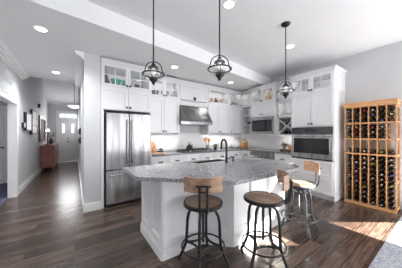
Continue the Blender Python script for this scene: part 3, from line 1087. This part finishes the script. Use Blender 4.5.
# cradles: two runners per cell
rows = []
for k in range(10):
    rows.append(('lower bay', k, 0.062 + (9 - k) * 0.0915))
for k in range(3):
    rows.append(('middle bay', k, 1.287 + (2 - k) * 0.0925))
for k in range(3):
    rows.append(('top bay', k, 1.592 + (2 - k) * 0.0995))
CLEAR = PI_ - UW
for i in range(NC):
    x0 = i * PI_ + UW
    for xa, xb, xs in ((x0, x0 + 0.018, x0), (x0 + CLEAR - 0.018, x0 + CLEAR, x0 + CLEAR - 0.002)):
        mb = MB()
        mb.box(xs, xs + 0.002, 0.14, 0.18, 0.02, 1.88)
        for _, _, z in rows:
            mb.box(xa, xb, 0.003, RD - 0.003, z - 0.006, z)
        mb.build('bottle_runner', 'rack_wood', rack)
MB().box(UW, RW - UW, 0.021, RD - 0.021, 0.985, 1.0).build('display_shelf', 'rack_wood', rack)

BR = 0.042
bot_prof = [(0.010, 0.0), (0.034, 0.0), (BR, 0.006), (BR, 0.205), (0.037, 0.222), (0.022, 0.240), (0.0165, 0.252), (0.0145, 0.298), (0.0155, 0.299), (0.0155, 0.306), (0.010, 0.307)]
cap_prof = [(0.0175, 0.253), (0.0155, 0.297), (0.0165, 0.299), (0.0165, 0.308), (0.006, 0.309)]
def make_bottle(capmat, glass):
    # lies along local y, neck towards -y (front); origin on the bottle's underside
    mx = Matrix.Translation((0, 0.315, BR)) @ Matrix.Rotation(pi / 2, 4, 'X')
    o = MB().lathe(bot_prof, 16, mx).build('wine_bottle', glass, smooth=True)
    MB().lathe(cap_prof, 12, mx).build('capsule', capmat, o, smooth=True)
    MB().lathe([(BR + 0.0006, 0.06), (BR + 0.0006, 0.15)], 16, mx, cap=False).build('paper_label', 'paper', o, smooth=True)
    return o
protos = {c: make_bottle(c, g) for c, g in (('cap_black', 'bottle'), ('cap_red', 'bottle'), ('cap_silver', 'bottle'), ('cap_gold', 'bottle_green'), ('cap_blue', 'bottle'))}
used = set()
ORD = ['first', 'second', 'third', 'fourth', 'fifth', 'sixth', 'seventh', 'eighth', 'ninth', 'tenth']
COLW = {'cap_black': 'black', 'cap_red': 'red', 'cap_silver': 'silver', 'cap_gold': 'gold', 'cap_blue': 'blue'}
rnd = random.Random(3)
SINK = sqrt(BR ** 2 - ((CLEAR - 0.036) / 2) ** 2)
def put_bottle(i, z, text, proto):
    if proto in used:
        o = copy_tree(protos[proto])
    else:
        o = protos[proto]
        used.add(proto)
    cxl = i * PI_ + UW + CLEAR / 2
    o.location = (RX - rnd.uniform(0.0, 0.012), RY1 - cxl, z)
    o.rotation_euler = (0, 0, RZ)
    tag(o, text, 'wine bottle', 'wine bottles in the rack')
kinds = ['cap_black'] * 13 + ['cap_red'] * 2 + ['cap_silver'] * 5 + ['cap_gold'] * 1 + ['cap_blue']
for bay, k, z in rows:
    for i in range(NC):
        if bay == 'middle bay' and i == 5:
            continue
        c = rnd.choice(kinds)
        put_bottle(i, z - (BR - SINK) + 0.0005, '%s-capped wine bottle in rack, %s, %s row down, %s column from oven tower' % (COLW[c], bay, ORD[k], ORD[i]), c)
for i in range(NC):
    c = ['cap_silver', 'cap_black', 'cap_silver', 'cap_black', 'cap_gold', 'cap_black'][i]
    put_bottle(i, 1.003, '%s-capped wine bottle on display shelf of rack, %s column from oven tower' % (COLW[c], ORD[i]), c)
for c, o in protos.items():
    if c not in used:
        for ch in list(o.children):
            bpy.data.objects.remove(ch)
        bpy.data.objects.remove(o)

# ------------------------------------------------------------------ rug
mb = MB().box(2.2, 4.56, -1.7, 0.505, 0.0, 0.012)
tag(mb.build('area_rug', 'rug', bevel=0.004), 'blue-grey woven area rug in the sunlight', 'rug')


# ------------------------------------------------------------------ pendants
def make_pendant(label, x, y):
    zr = 2.03
    t = thing('pendant_light', label, 'pendant light', (x, y, ZU), 0, 'pendant lights over the island')
    z = zr - ZU
    MB().lathe([(0.012, -0.035), (0.05, -0.03), (0.066, -0.012), (0.066, 0.0)], 24).build('canopy', 'black_metal', t, smooth=True)
    MB().tube([(0, 0, -0.03), (0, 0, z + 0.12)], 0.0075, 8).build('rod', 'black_metal', t, smooth=True)
    n = 18
    MB().tube([(0.112, 0, z)] + [(0.092 * cos(pi * i / n), 0, z + 0.055 + 0.085 * sin(pi * i / n)) for i in range(n + 1)] + [(-0.112, 0, z)], 0.0055, 8).build('hoop', 'black_metal', t, smooth=True)
    m = 40
    MB().tube([(0.118 * cos(2 * pi * i / m), 0.118 * sin(2 * pi * i / m), z) for i in range(m)], 0.007, 8, True).build('ring', 'black_metal', t, smooth=True)
    MB().lathe([(0.008, z + 0.128), (0.018, z + 0.118), (0.022, z + 0.10), (0.050, z + 0.080), (0.056, z + 0.068), (0.050, z + 0.066)], 22).build('cap', 'black_metal', t, smooth=True)
    MB().lathe([(0.052, z + 0.068), (0.060, z + 0.050), (0.068, z + 0.025), (0.092, z + 0.008), (0.110, z), (0.108, z - 0.020), (0.088, z - 0.045), (0.050, z - 0.060), (0.03, z - 0.064)], 26, cap=False).build('glass_shade', 'lamp_glass', t, smooth=True)
    MB().lathe([(0.012, z + 0.066), (0.026, z + 0.045), (0.026, z + 0.02), (0.014, z + 0.0), (0.004, z - 0.004)], 16).build('bulb', 'bulb', t, smooth=True)
    MB().lathe([(0.014, z - 0.028), (0.040, z - 0.036), (0.046, z - 0.050), (0.040, z - 0.072), (0.022, z - 0.086), (0.018, z - 0.100), (0.010, z - 0.112), (0.003, z - 0.120)], 18).build('finial', 'black_metal', t, smooth=True)
    pl = bpy.data.lights.new('pendant_lamp', 'POINT')
    pl.energy = 7
    pl.shadow_soft_size = 0.03
    po = bpy.data.objects.new('pendant_lamp', pl)
    col.objects.link(po)
    po.location = (x, y, zr + 0.03)
    for a in (0.5, 2.6, 4.7):
        MB().tube([(0.116 * cos(a), 0.116 * sin(a), z), (0.03 * cos(a), 0.03 * sin(a), z - 0.05)], 0.003, 6).build('spoke', 'black_metal', t)
    return t
p = make_pendant('black caged glass pendant over the island end facing the refrigerator', 0.71, 1.92)
p.rotation_euler.z = radians(-35)
p = make_pendant('black caged glass pendant over the island angled corner, the middle one', 1.205, 1.38)
p.rotation_euler.z = radians(-35)
p = make_pendant('black caged glass pendant in front of the oven tower, its canopy in view', 2.64, 1.49)
p.rotation_euler.z = radians(-35)


# ------------------------------------------------------------------ ceiling lights and vents
def downlight(label, x, y, z, watts=32):
    t = thing('recessed_light', label, 'ceiling light', (x, y, z), 0, 'recessed ceiling lights')
    MB().lathe([(0.062, -0.004), (0.085, -0.006), (0.088, 0.0), (0.062, 0.0)], 28, cap=False).build('trim_ring', 'trim', t, smooth=True)
    MB().lathe([(0.064, -0.0035), (0.064, -0.001)], 28).build('lens', 'lens', t)
    sl = bpy.data.lights.new('downlight_lamp', 'SPOT')
    sl.energy = watts
    sl.spot_size = radians(150)
    sl.spot_blend = 0.8
    sl.shadow_soft_size = 0.06
    so = bpy.data.objects.new('downlight_lamp', sl)
    col.objects.link(so)
    so.location = (x, y, z - 0.02)
    return t
downlight('recessed downlight in the soffit above the hall mouth', -0.378, 3.244, ZS, 110)
downlight('recessed downlight in the soffit deeper along the hall', -0.359, 5.321, ZS, 110)
downlight('recessed downlight in the soffit in front of range hood cabinets', 1.736, 3.442, ZS, 10)
downlight('recessed downlight in the soffit near the kitchen corner', 3.529, 3.582, ZS, 10)
downlight('recessed downlight in the high ceiling above the middle pendant', 1.643, 1.695, ZU, 30)
downlight('recessed downlight in the high ceiling beside the far pendant rod', 3.394, 1.829, ZU, 15)

def vent(label, x, y, w, d, m):
    t = thing('ceiling_vent', label, 'air vent', (x, y, ZS), 0, 'ceiling air vents')
    mb = MB()
    mb.box(-w / 2, w / 2, -d / 2, -d / 2 + 0.02, -0.008, 0)
    mb.box(-w / 2, w / 2, d / 2 - 0.02, d / 2, -0.008, 0)
    mb.box(-w / 2, -w / 2 + 0.02, -d / 2, d / 2, -0.008, 0)
    mb.box(w / 2 - 0.02, w / 2, -d / 2, d / 2, -0.008, 0)
    mb.build('frame', 'trim', t)
    MB().box(-w / 2 + 0.02, w / 2 - 0.02, -d / 2 + 0.02, d / 2 - 0.02, -0.002, 0).build('duct', m, t)
    mb = MB()
    k = 0
    y = -d / 2 + 0.03
    while y < d / 2 - 0.03:
        mb.box(-w / 2 + 0.02, w / 2 - 0.02, y, y + 0.006, -0.007, -0.002)
        y += 0.02
    mb.build('slats', m, t)
x, y = 1.938, 4.005
vent('dark slotted air vent in the soffit by the left pendant', x, y, 0.30, 0.12, 'steel_dark')
x, y = 4.004, 3.367
vent('white slotted air vent in the soffit near the ceiling step', x, y, 0.34, 0.16, 'trim')

# ------------------------------------------------------------------ hall furnishings
# wall grille above the doorway
gr = thing('wall_vent', 'white two-panel grille high on the left wall above the doorway', 'air vent', (XL, 4.97, 2.36))
MB().box(0, 0.012, -0.20, 0.20, 0, 0.22).build('frame', 'trim', gr, bevel=0.003)
for y0 in (-0.18, 0.01):
    mb = MB()
    for k in range(8):
        mb.box(0.012, 0.02, y0, y0 + 0.17, 0.02 + k * 0.024, 0.032 + k * 0.024)
    mb.build('louvre', 'trim', gr)

def wall_art(name, label, y0, y1, z0, z1, dep, cells, m):
    t = thing(name, label, 'picture', (XL, (y0 + y1) / 2, z0), 0, 'pictures on the hall wall')
    w, h = y1 - y0, z1 - z0
    f = 0.03
    mb = MB()
    mb.box(0.0, dep, -w / 2, -w / 2 + f, 0, h)
    mb.box(0.0, dep, w / 2 - f, w / 2, 0, h)
    mb.box(0.0, dep, -w / 2 + f, w / 2 - f, 0, f)
    mb.box(0.0, dep, -w / 2 + f, w / 2 - f, h - f, h)
    mb.build('frame', 'black_metal', t)
    hh = (h - 2 * f) / cells
    for k in range(cells):
        MB().box(0.0, dep - 0.006, -w / 2 + f, w / 2 - f, f + k * hh + (0.015 if k else 0), f + (k + 1) * hh).build('print', m, t)
wall_art('framed_picture', 'pale framed picture nearest the doorway on the hall wall', 6.2, 6.85, 1.46, 1.92, 0.06, 1, 'art_white')
wall_art('framed_picture', 'tall framed picture with three pale prints on the hall wall', 6.95, 7.72, 1.36, 2.08, 0.06, 3, 'art')
wall_art('framed_picture', 'small framed picture below the pale one on the hall wall', 5.98, 6.18, 1.52, 1.65, 0.05, 1, 'art_white')
o = MB().box(0, 0.06, -0.06, 0.06, 0, 0.14).build('wall_speaker', 'black', bevel=0.01)
o.location = (XL, 8.35, 2.28)
tag(o, 'small black speaker box high on the hall wall', 'speaker')

cs = thing('console_table', 'red-brown wooden sideboard along the hall wall', 'sideboard', (XL + 0.016, 8.6, 0))
CW, CL, CH = 0.40, 2.0, 0.95
MB().box(0, CW, 0, CL, 0.14, CH - 0.03).build('carcass', 'red_wood', cs)
MB().box(-0.0, CW + 0.02, -0.02, CL + 0.02, CH - 0.03, CH).build('top', 'red_wood', cs, bevel=0.006)
for x in (0.03, CW - 0.05):
    for y in (0.03, CL - 0.05):
        MB().hull([(x + 0.01, y + 0.01, 0), (x + 0.035, y + 0.01, 0), (x + 0.035, y + 0.035, 0), (x + 0.01, y + 0.035, 0)],
                  [(x, y, 0.14), (x + 0.045, y, 0.14), (x + 0.045, y + 0.045, 0.14), (x, y + 0.045, 0.14)]).build('leg', 'red_wood', cs)
for k in range(4):
    d_ = MB().box(CW, CW + 0.014, 0.03 + k * 0.49, 0.49 + k * 0.49, 0.18, CH - 0.06).build('door', 'red_wood', cs, bevel=0.004)
    MB().ball((CW + 0.028, 0.40 + k * 0.49, 0.60), 0.016).build('knob', 'black_metal', d_, smooth=True)
MB().box(0.05, CW - 0.05, -0.008, 0.0, 0.22, CH - 0.10).build('end_panel', 'red_wood', cs)

mr = thing('wall_mirror', 'red-brown framed mirror hung over the hall sideboard', 'mirror', (XL, 9.2, 1.08))
mb = MB()
for a in ((-0.75, -0.65, 0, 0.95), (0.65, 0.75, 0, 0.95), (-0.65, 0.65, 0, 0.10), (-0.65, 0.65, 0.85, 0.95)):
    mb.box(0, 0.045, a[0], a[1], a[2], a[3])
mb.build('frame', 'red_wood', mr, bevel=0.006)
MB().box(0, 0.02, -0.65, 0.65, 0.10, 0.85).build('mirror_glass', 'mirror', mr)

lp = thing('table_lamp', 'black table lamp with glowing round globe on the hall sideboard', 'lamp', (-0.84, 8.85, CH))
MB().lathe([(0.09, 0), (0.09, 0.02), (0.02, 0.03), (0.016, 0.45), (0.04, 0.47), (0.04, 0.50)], 16).build('stand', 'black_metal', lp, smooth=True)
MB().ball((0, 0, 0.555), 0.062, 18, 12).build('globe', 'foyer_glow', lp, smooth=True)
vs_ = thing('flower_vase', 'dark vase with pale flowers behind the lamp on the sideboard', 'vase', (-0.80, 9.5, CH))
MB().lathe([(0.05, 0), (0.08, 0.10), (0.05, 0.20), (0.06, 0.23)], 14).build('vase', 'dark_glaze', vs_, smooth=True)
mb = MB()
rr = random.Random(5)
for k in range(12):
    a, r = rr.uniform(0, 6.28), rr.uniform(0.0, 0.13)
    z = rr.uniform(0.32, 0.48)
    mb.tube([(0.02 * cos(a), 0.02 * sin(a), 0.18), (r * cos(a), r * sin(a), z)], 0.005, 5)
    mb.ball((r * cos(a), r * sin(a), z), 0.035, 8, 6)
mb.build('flowers', 'grey_china', vs_, smooth=True)

# foyer pendant
fp = thing('foyer_pendant', 'white glowing bowl pendant hanging in the foyer', 'pendant light', (-0.02, 8.6, 2.44))
MB().lathe([(0.01, -0.06), (0.10, -0.05), (0.19, 0.0), (0.20, 0.02), (0.19, 0.03)], 26).build('bowl', 'foyer_glow', fp, smooth=True)
MB().lathe([(0.20, 0.025), (0.205, 0.032), (0.12, 0.06), (0.02, 0.09)], 26).build('cap', 'steel', fp, smooth=True)
MB().tube([(0, 0, 0.08), (0, 0, 1.33)], 0.008, 8).build('stem', 'black_metal', fp)
for yy, zz, lab in ((5.75, 1.44, 'upper round black ornament on the hall wall by the front door'), (5.75, 1.20, 'lower round black ornament on the hall wall by the front door')):
    mx = Matrix.Rotation(-pi / 2, 4, 'Y')
    o = MB().lathe([(0.10, 0), (0.10, 0.02), (0.06, 0.05), (0.02, 0.06)], 18, mx).build('wall_ornament', 'black_metal', smooth=True)
    o.location = (0.13, yy, zz)
    tag(o, lab, 'ornament', 'black ornaments in the hall')


# ------------------------------------------------------------------ small things on the worktops
ZC = 0.914
def lathe_thing(name, label, cat, loc, prof, m, seg=18, group=None):
    o = MB().lathe(prof, seg).build(name, m, smooth=True)
    o.location = loc
    return tag(o, label, cat, group)

# left of the cooktop, against the fridge panel
o = thing('decorative_platter', 'copper-orange round platter leaning beside the refrigerator', 'platter', (1.52, 4.30, ZC))
mx = Matrix.Translation((0, 0.02, 0.152)) @ Matrix.Rotation(radians(-100), 4, 'X')
MB().lathe([(0.02, -0.006), (0.09, -0.004), (0.15, 0.014), (0.15, 0.020), (0.09, 0.004), (0.02, 0.002)], 26, mx).build('dish', 'copper', o, smooth=True)
MB().box(-0.07, 0.07, -0.03, 0.06, 0, 0.012).build('easel', 'dark_wood', o)
lathe_thing('pumpkin', 'orange gourd in front of the copper platter', 'gourd', (1.50, 4.13, ZC),
            [(0.01, 0), (0.06, 0.008), (0.085, 0.05), (0.07, 0.10), (0.03, 0.13), (0.02, 0.16), (0.01, 0.17)], 'copper')
lathe_thing('small_bowl', 'low wooden bowl beside the orange gourd', 'bowl', (1.69, 4.10, ZC),
            [(0.04, 0), (0.075, 0.025), (0.09, 0.05), (0.082, 0.05), (0.03, 0.012)], 'dark_wood')
lathe_thing('canister', 'small dark round pot near the wooden bowl', 'pot', (1.76, 4.24, ZC),
            [(0.04, 0), (0.055, 0.03), (0.05, 0.08), (0.02, 0.10), (0.012, 0.115)], 'dark_glaze')
o = MB().box(0, 0.30, 0, 0.20, 0, 0.022).build('chopping_board', 'tan', bevel=0.005)
o.location = (1.40, 3.85, ZC)
tag(o, 'wooden chopping board on the worktop beside the refrigerator', 'chopping board')

kt = thing('kettle', 'black kettle standing on the cooktop', 'kettle', (2.50, 4.07, ZC + 0.05), radians(20))
MB().lathe([(0.07, 0), (0.09, 0.02), (0.085, 0.07), (0.05, 0.11), (0.02, 0.12), (0.015, 0.14), (0.006, 0.145)], 20).build('body', 'black', kt, smooth=True)
MB().tube([(0.075, 0, 0.06), (0.11, 0, 0.09), (0.125, 0, 0.115)], [0.018, 0.013, 0.010], 8).build('spout', 'black', kt, smooth=True)
MB().tube([(0.06 * cos(a), 0, 0.10 + 0.085 * sin(a)) for a in [pi * k / 10 for k in range(11)]], 0.006, 8).build('handle', 'black_metal', kt, smooth=True)

uc = thing('utensil_crock', 'dark crock of copper-coloured ladles beside the cooktop', 'utensil holder', (3.20, 4.20, ZC))
MB().lathe([(0.05, 0), (0.055, 0.07), (0.058, 0.13), (0.05, 0.13), (0.045, 0.02)], 16).build('crock', 'grey_china', uc, smooth=True)
for k, (dx, dy, h) in enumerate(((-0.10, 0.0, 0.31), (-0.04, 0.02, 0.34), (0.03, -0.02, 0.32), (0.08, 0.02, 0.29))):
    mb = MB().tube([(dx * 0.2, dy * 0.2, 0.03), (dx, dy, h - 0.04)], 0.006, 6)
    mb.ball((dx, dy, h - 0.02), 0.05, 10, 8, (0.9, 0.45, 1.0))
    mb.build('ladle', 'copper', uc, smooth=True)

def potted(label, loc, h, r, n, seed, pot, leafm='leaf'):
    t = thing('potted_plant', label, 'plant', loc)
    MB().lathe([(r * 0.42, 0), (r * 0.55, h * 0.32), (r * 0.5, h * 0.32), (r * 0.4, 0.01)], 14).build('pot', pot, t, smooth=True)
    mb = MB()
    q = random.Random(seed)
    for k in range(n):
        a = q.uniform(0, 2 * pi)
        el = q.uniform(0.2, 1.2)
        L = q.uniform(0.5, 1.0) * (h * 0.7)
        d = Vector((cos(a) * cos(el), sin(a) * cos(el), sin(el)))
        s = Vector((-sin(a), cos(a), 0))
        b = Vector((0, 0, h * 0.3)) + Vector((d.x, d.y, 0)) * r * 0.2
        w = L * 0.22
        pts = [b, b + d * L * 0.5 + s * w, b + d * L + Vector((0, 0, -L * 0.15)), b + d * L * 0.5 - s * w, b + d * L * 0.5 + Vector((0, 0, 0.012))]
        vs = [mb.bm.verts.new(p) for p in pts]
        for i, j in ((0, 1), (1, 2), (2, 3), (3, 0)):
            mb.bm.faces.new((vs[i], vs[j], vs[4]))
    mb.build('foliage', leafm, t)
    return t
potted('small green plant in a dark pot right of the copper ladles', (3.44, 4.13, ZC), 0.22, 0.10, 34, 4, 'dark_glaze')

# corner: white plates on a stand and an amber canister
ps = thing('plate_stand', 'dark plate stand in the corner of the worktop', 'plate stand', (4.18, 4.17, ZC), radians(-35))
mb = MB()
mb.box(-0.22, 0.22, -0.05, 0.07, 0, 0.014)
for x in (-0.21, 0.0, 0.21):
    mb.tube([(x, 0.05, 0.01), (x, 0.065, 0.16)], 0.005, 6)
    mb.tube([(x, -0.04, 0.01), (x, -0.045, 0.04)], 0.005, 6)
mb.build('stand', 'dark_glaze', ps)
def plate(label, off, r):
    t = MB()
    mx = Matrix.Rotation(radians(-98), 4, 'X')
    t.lathe([(0.02, -0.004), (r * 0.6, -0.003), (r, 0.012), (r, 0.017), (r * 0.6, 0.003), (0.02, 0.002)], 28, mx)
    o = t.build('dinner_plate', 'white_china', smooth=True)
    c, s = cos(radians(-35)), sin(radians(-35))
    o.location = (4.18 + c * off[0] - s * off[1], 4.17 + s * off[0] + c * off[1], ZC + 0.016 + r)
    o.rotation_euler = (0, 0, radians(-35))
    tag(o, label, 'plate', 'white plates on the corner stand')
plate('white dinner plate standing at the left of the corner plate stand', (-0.121, 0.01), 0.118)
plate('white dinner plate standing at the right of the corner plate stand', (0.121, 0.01), 0.118)
jar = thing('canister', 'amber wooden canister with lid and bail handle in the corner', 'canister', (4.53, 3.97, ZC))
MB().lathe([(0.095, 0), (0.115, 0.03), (0.118, 0.12), (0.10, 0.17), (0.095, 0.18)], 24).build('body', 'amber_wood', jar, smooth=True)
MB().lathe([(0.097, 0.18), (0.10, 0.195), (0.05, 0.215), (0.018, 0.22), (0.018, 0.24), (0.004, 0.242)], 24).build('lid', 'amber', jar, smooth=True)
a_ = radians(-40)
MB().tube([(0.105 * cos(pi * k / 12) * cos(a_), 0.105 * cos(pi * k / 12) * sin(a_), 0.165 + 0.11 * sin(pi * k / 12)) for k in range(13)], 0.006, 8).build('handle', 'black_metal', jar, smooth=True)

# tray group beside the oven tower
tr = MB().box(-0.11, 0.11, -0.15, 0.15, 0, 0.055).build('wooden_box', 'dark_wood', bevel=0.004)
tr.location = (4.55, 2.52, ZC)
tag(tr, 'red-brown wooden box on the worktop beside the oven', 'box')
M['herb'] = noisy('herb_leaf', (0.13, 0.16, 0.05), (0.42, 0.36, 0.20), (30, 30, 30), 0.6)
potted('bushy green and tan plant on the wooden box near oven', (4.56, 2.61, ZC + 0.055), 0.25, 0.10, 46, 9, 'tan', 'herb')
lathe_thing('spice_jar', 'small copper-coloured jar on the wooden box near oven', 'jar', (4.48, 2.42, ZC + 0.055),
            [(0.035, 0), (0.04, 0.02), (0.04, 0.08), (0.025, 0.10), (0.028, 0.12), (0.01, 0.125)], 'copper')
lathe_thing('spice_jar', 'pale jar with tapered neck on the wooden box near oven', 'jar', (4.62, 2.405, ZC + 0.055),
            [(0.03, 0), (0.035, 0.02), (0.035, 0.10), (0.02, 0.13), (0.02, 0.15)], 'white_china')

# ------------------------------------------------------------------ things behind the cabinet glass
BOWL = [(0.03, 0), (0.035, 0.01), (0.075, 0.05), (0.09, 0.09), (0.084, 0.09), (0.03, 0.018)]
VASE = [(0.03, 0), (0.055, 0.05), (0.06, 0.10), (0.035, 0.16), (0.03, 0.19), (0.04, 0.21), (0.03, 0.21)]
MUG = [(0.035, 0), (0.04, 0.01), (0.042, 0.10), (0.036, 0.10), (0.034, 0.015)]
def shelf_thing(name, label, cat, loc, prof, m, s=1.0, group=None):
    tall = 1.8 if prof is BOWL and loc[2] > 2.2 else 1.0
    return lathe_thing(name, label, cat, loc, [(r * s, z * s * tall) for r, z in prof], m, 16, group)
zf = 1.825 + 0.435 + 0.0125           # refrigerator cabinet, upper shelf
yf = 3.86
shelf_thing('bowl', 'teal bowl behind the first glass door over the refrigerator', 'bowl', (0.665, yf, zf), BOWL, 'teal', 1.05)
shelf_thing('vase', 'dark vase behind the first glass door over the refrigerator', 'vase', (0.49, yf, zf), VASE, 'dark_glaze', 1.1)
shelf_thing('vase', 'teal vase behind the glass door left of the knobs over the refrigerator', 'vase', (0.815, yf + 0.02, zf), VASE, 'teal', 0.85)
for k, (x, m) in enumerate(((0.94, 'grey_china'), (1.07, 'dark_glaze'), (1.20, 'grey_china'))):
    shelf_thing('mug', ['pale grey mug, first in the second glass door over the refrigerator', 'dark mug between two grey mugs over the refrigerator',
                        'grey mug at the hood side over the refrigerator'][k], 'mug', (x, yf, zf), MUG, m, 1.3, 'mugs over the refrigerator')
zw = 2.25 + 0.0125
yw = YW + 0.14
shelf_thing('bowl', 'dark bowl behind glass above the wall cabinet beside the hood', 'bowl', (1.60, yw, zw), BOWL, 'dark_glaze', 1.0)
shelf_thing('bowl', 'grey bowl behind glass in wall cabinet beside the hood', 'bowl', (1.86, yw, zw), BOWL, 'grey_china', 1.1)
shelf_thing('vase', 'grey vase behind glass in wall cabinet beside the hood', 'vase', (2.08, yw, zw), VASE, 'grey_china', 0.95)
def carving(label, x, sgn):
    mb = MB()
    mb.ball((0, 0, 0.145), 0.062, 12, 8, (1.9, 0.6, 0.8))
    mb.tube([(sgn * 0.08, 0, 0.15), (sgn * 0.12, 0, 0.19), (sgn * 0.155, 0, 0.20)], [0.035, 0.028, 0.016], 8)
    for lx in (-0.07, -0.04, 0.05, 0.08):
        mb.tube([(lx, 0, 0.0), (lx, 0, 0.13)], 0.014, 6)
    o = mb.build('animal_carving', 'tan', smooth=True)
    o.location = (x, yw, zw)
    tag(o, label, 'carving', 'tan carvings behind the glass')
carving('tan wooden carving nearer the hood behind the glass', 3.33, -1)
carving('tan wooden carving farther from the hood behind the glass', 3.70, 1)
shelf_thing('vase', 'small dark vase between the two tan carvings', 'vase', (3.52, yw, zw), VASE, 'dark_glaze', 0.95)
for k, x in enumerate((4.08, 4.225, 4.37)):
    shelf_thing('mug', ['grey mug at the hood side of the corner glass door', 'grey mug in the middle of the corner glass door', 'grey mug deepest in the kitchen corner glass door'][k],
                'mug', (x, yw, zw), MUG, 'grey_china', 1.5, 'mugs in the corner cabinet')
# open shelf unit
for zz, lab, m, pf, yy in ((ZW + 0.0185, 'white bowl on the lowest open shelf by the microwave', 'white_china', BOWL, 3.80),
                           (ZW + 0.3325, 'black bowl on the middle open shelf by the microwave', 'dark_glaze', BOWL, 3.86),
                           (ZW + 0.3325, 'small black vase on the middle open shelf by the microwave', 'dark_glaze', VASE, 3.70),
                           (ZW + 0.6325, 'white vase on the upper open shelf by the microwave', 'white_china', VASE, 3.82)):
    shelf_thing('bowl' if pf is BOWL else 'vase', lab, 'bowl' if pf is BOWL else 'vase', (XW + 0.14, yy, zz), pf, m, 0.9)
zm = 1.35 + 0.92 + 0.0125
shelf_thing('vase', 'amber vase behind microwave cabinet glass, nearer the oven', 'vase', (4.50, 2.90, zm), VASE, 'amber', 1.28)
shelf_thing('vase', 'amber vase behind microwave cabinet glass, nearer the knobs', 'vase', (4.50, 3.065, zm), VASE, 'amber', 1.22)
shelf_thing('bowl', 'white bowl behind the first glass door above the microwave', 'bowl', (4.53, 3.42, zm), BOWL, 'white_china', 1.1)
zx = ZW + 0.4775
shelf_thing('vase', 'amber vase behind glass above the crossed wine cubby', 'vase', (4.64, 2.42, zx), VASE, 'amber', 1.1)
shelf_thing('bowl', 'white bowl behind glass above the crossed wine cubby', 'bowl', (4.64, 2.58, zx), BOWL, 'white_china', 1.0)
# bottles in the crossed cubby, those outside its lower cell added to darken it
for xl, zc, lab in ((0.215, 0.0195, 'dark wine bottle on the floor of the crossed cubby, nearer the microwave'),
                    (0.315, 0.0195, 'dark wine bottle on the floor of the crossed cubby, nearer the oven'),
                    (0.062, 0.0815, 'added dark wine bottle in the crossed cubby cell next to the microwave'),
                    (0.468, 0.0815, 'added dark wine bottle in the crossed cubby cell next to the oven'),
                    (0.265, 0.260, 'added dark wine bottle in the top cell of the crossed cubby')):
    ob = copy_tree(protos['cap_black'])
    ob.location = (4.488, 2.787 - xl, ZW + zc)
    ob.rotation_euler = (0, 0, RZ)
    tag(ob, lab, 'wine bottle', 'wine bottles in the crossed cubby')
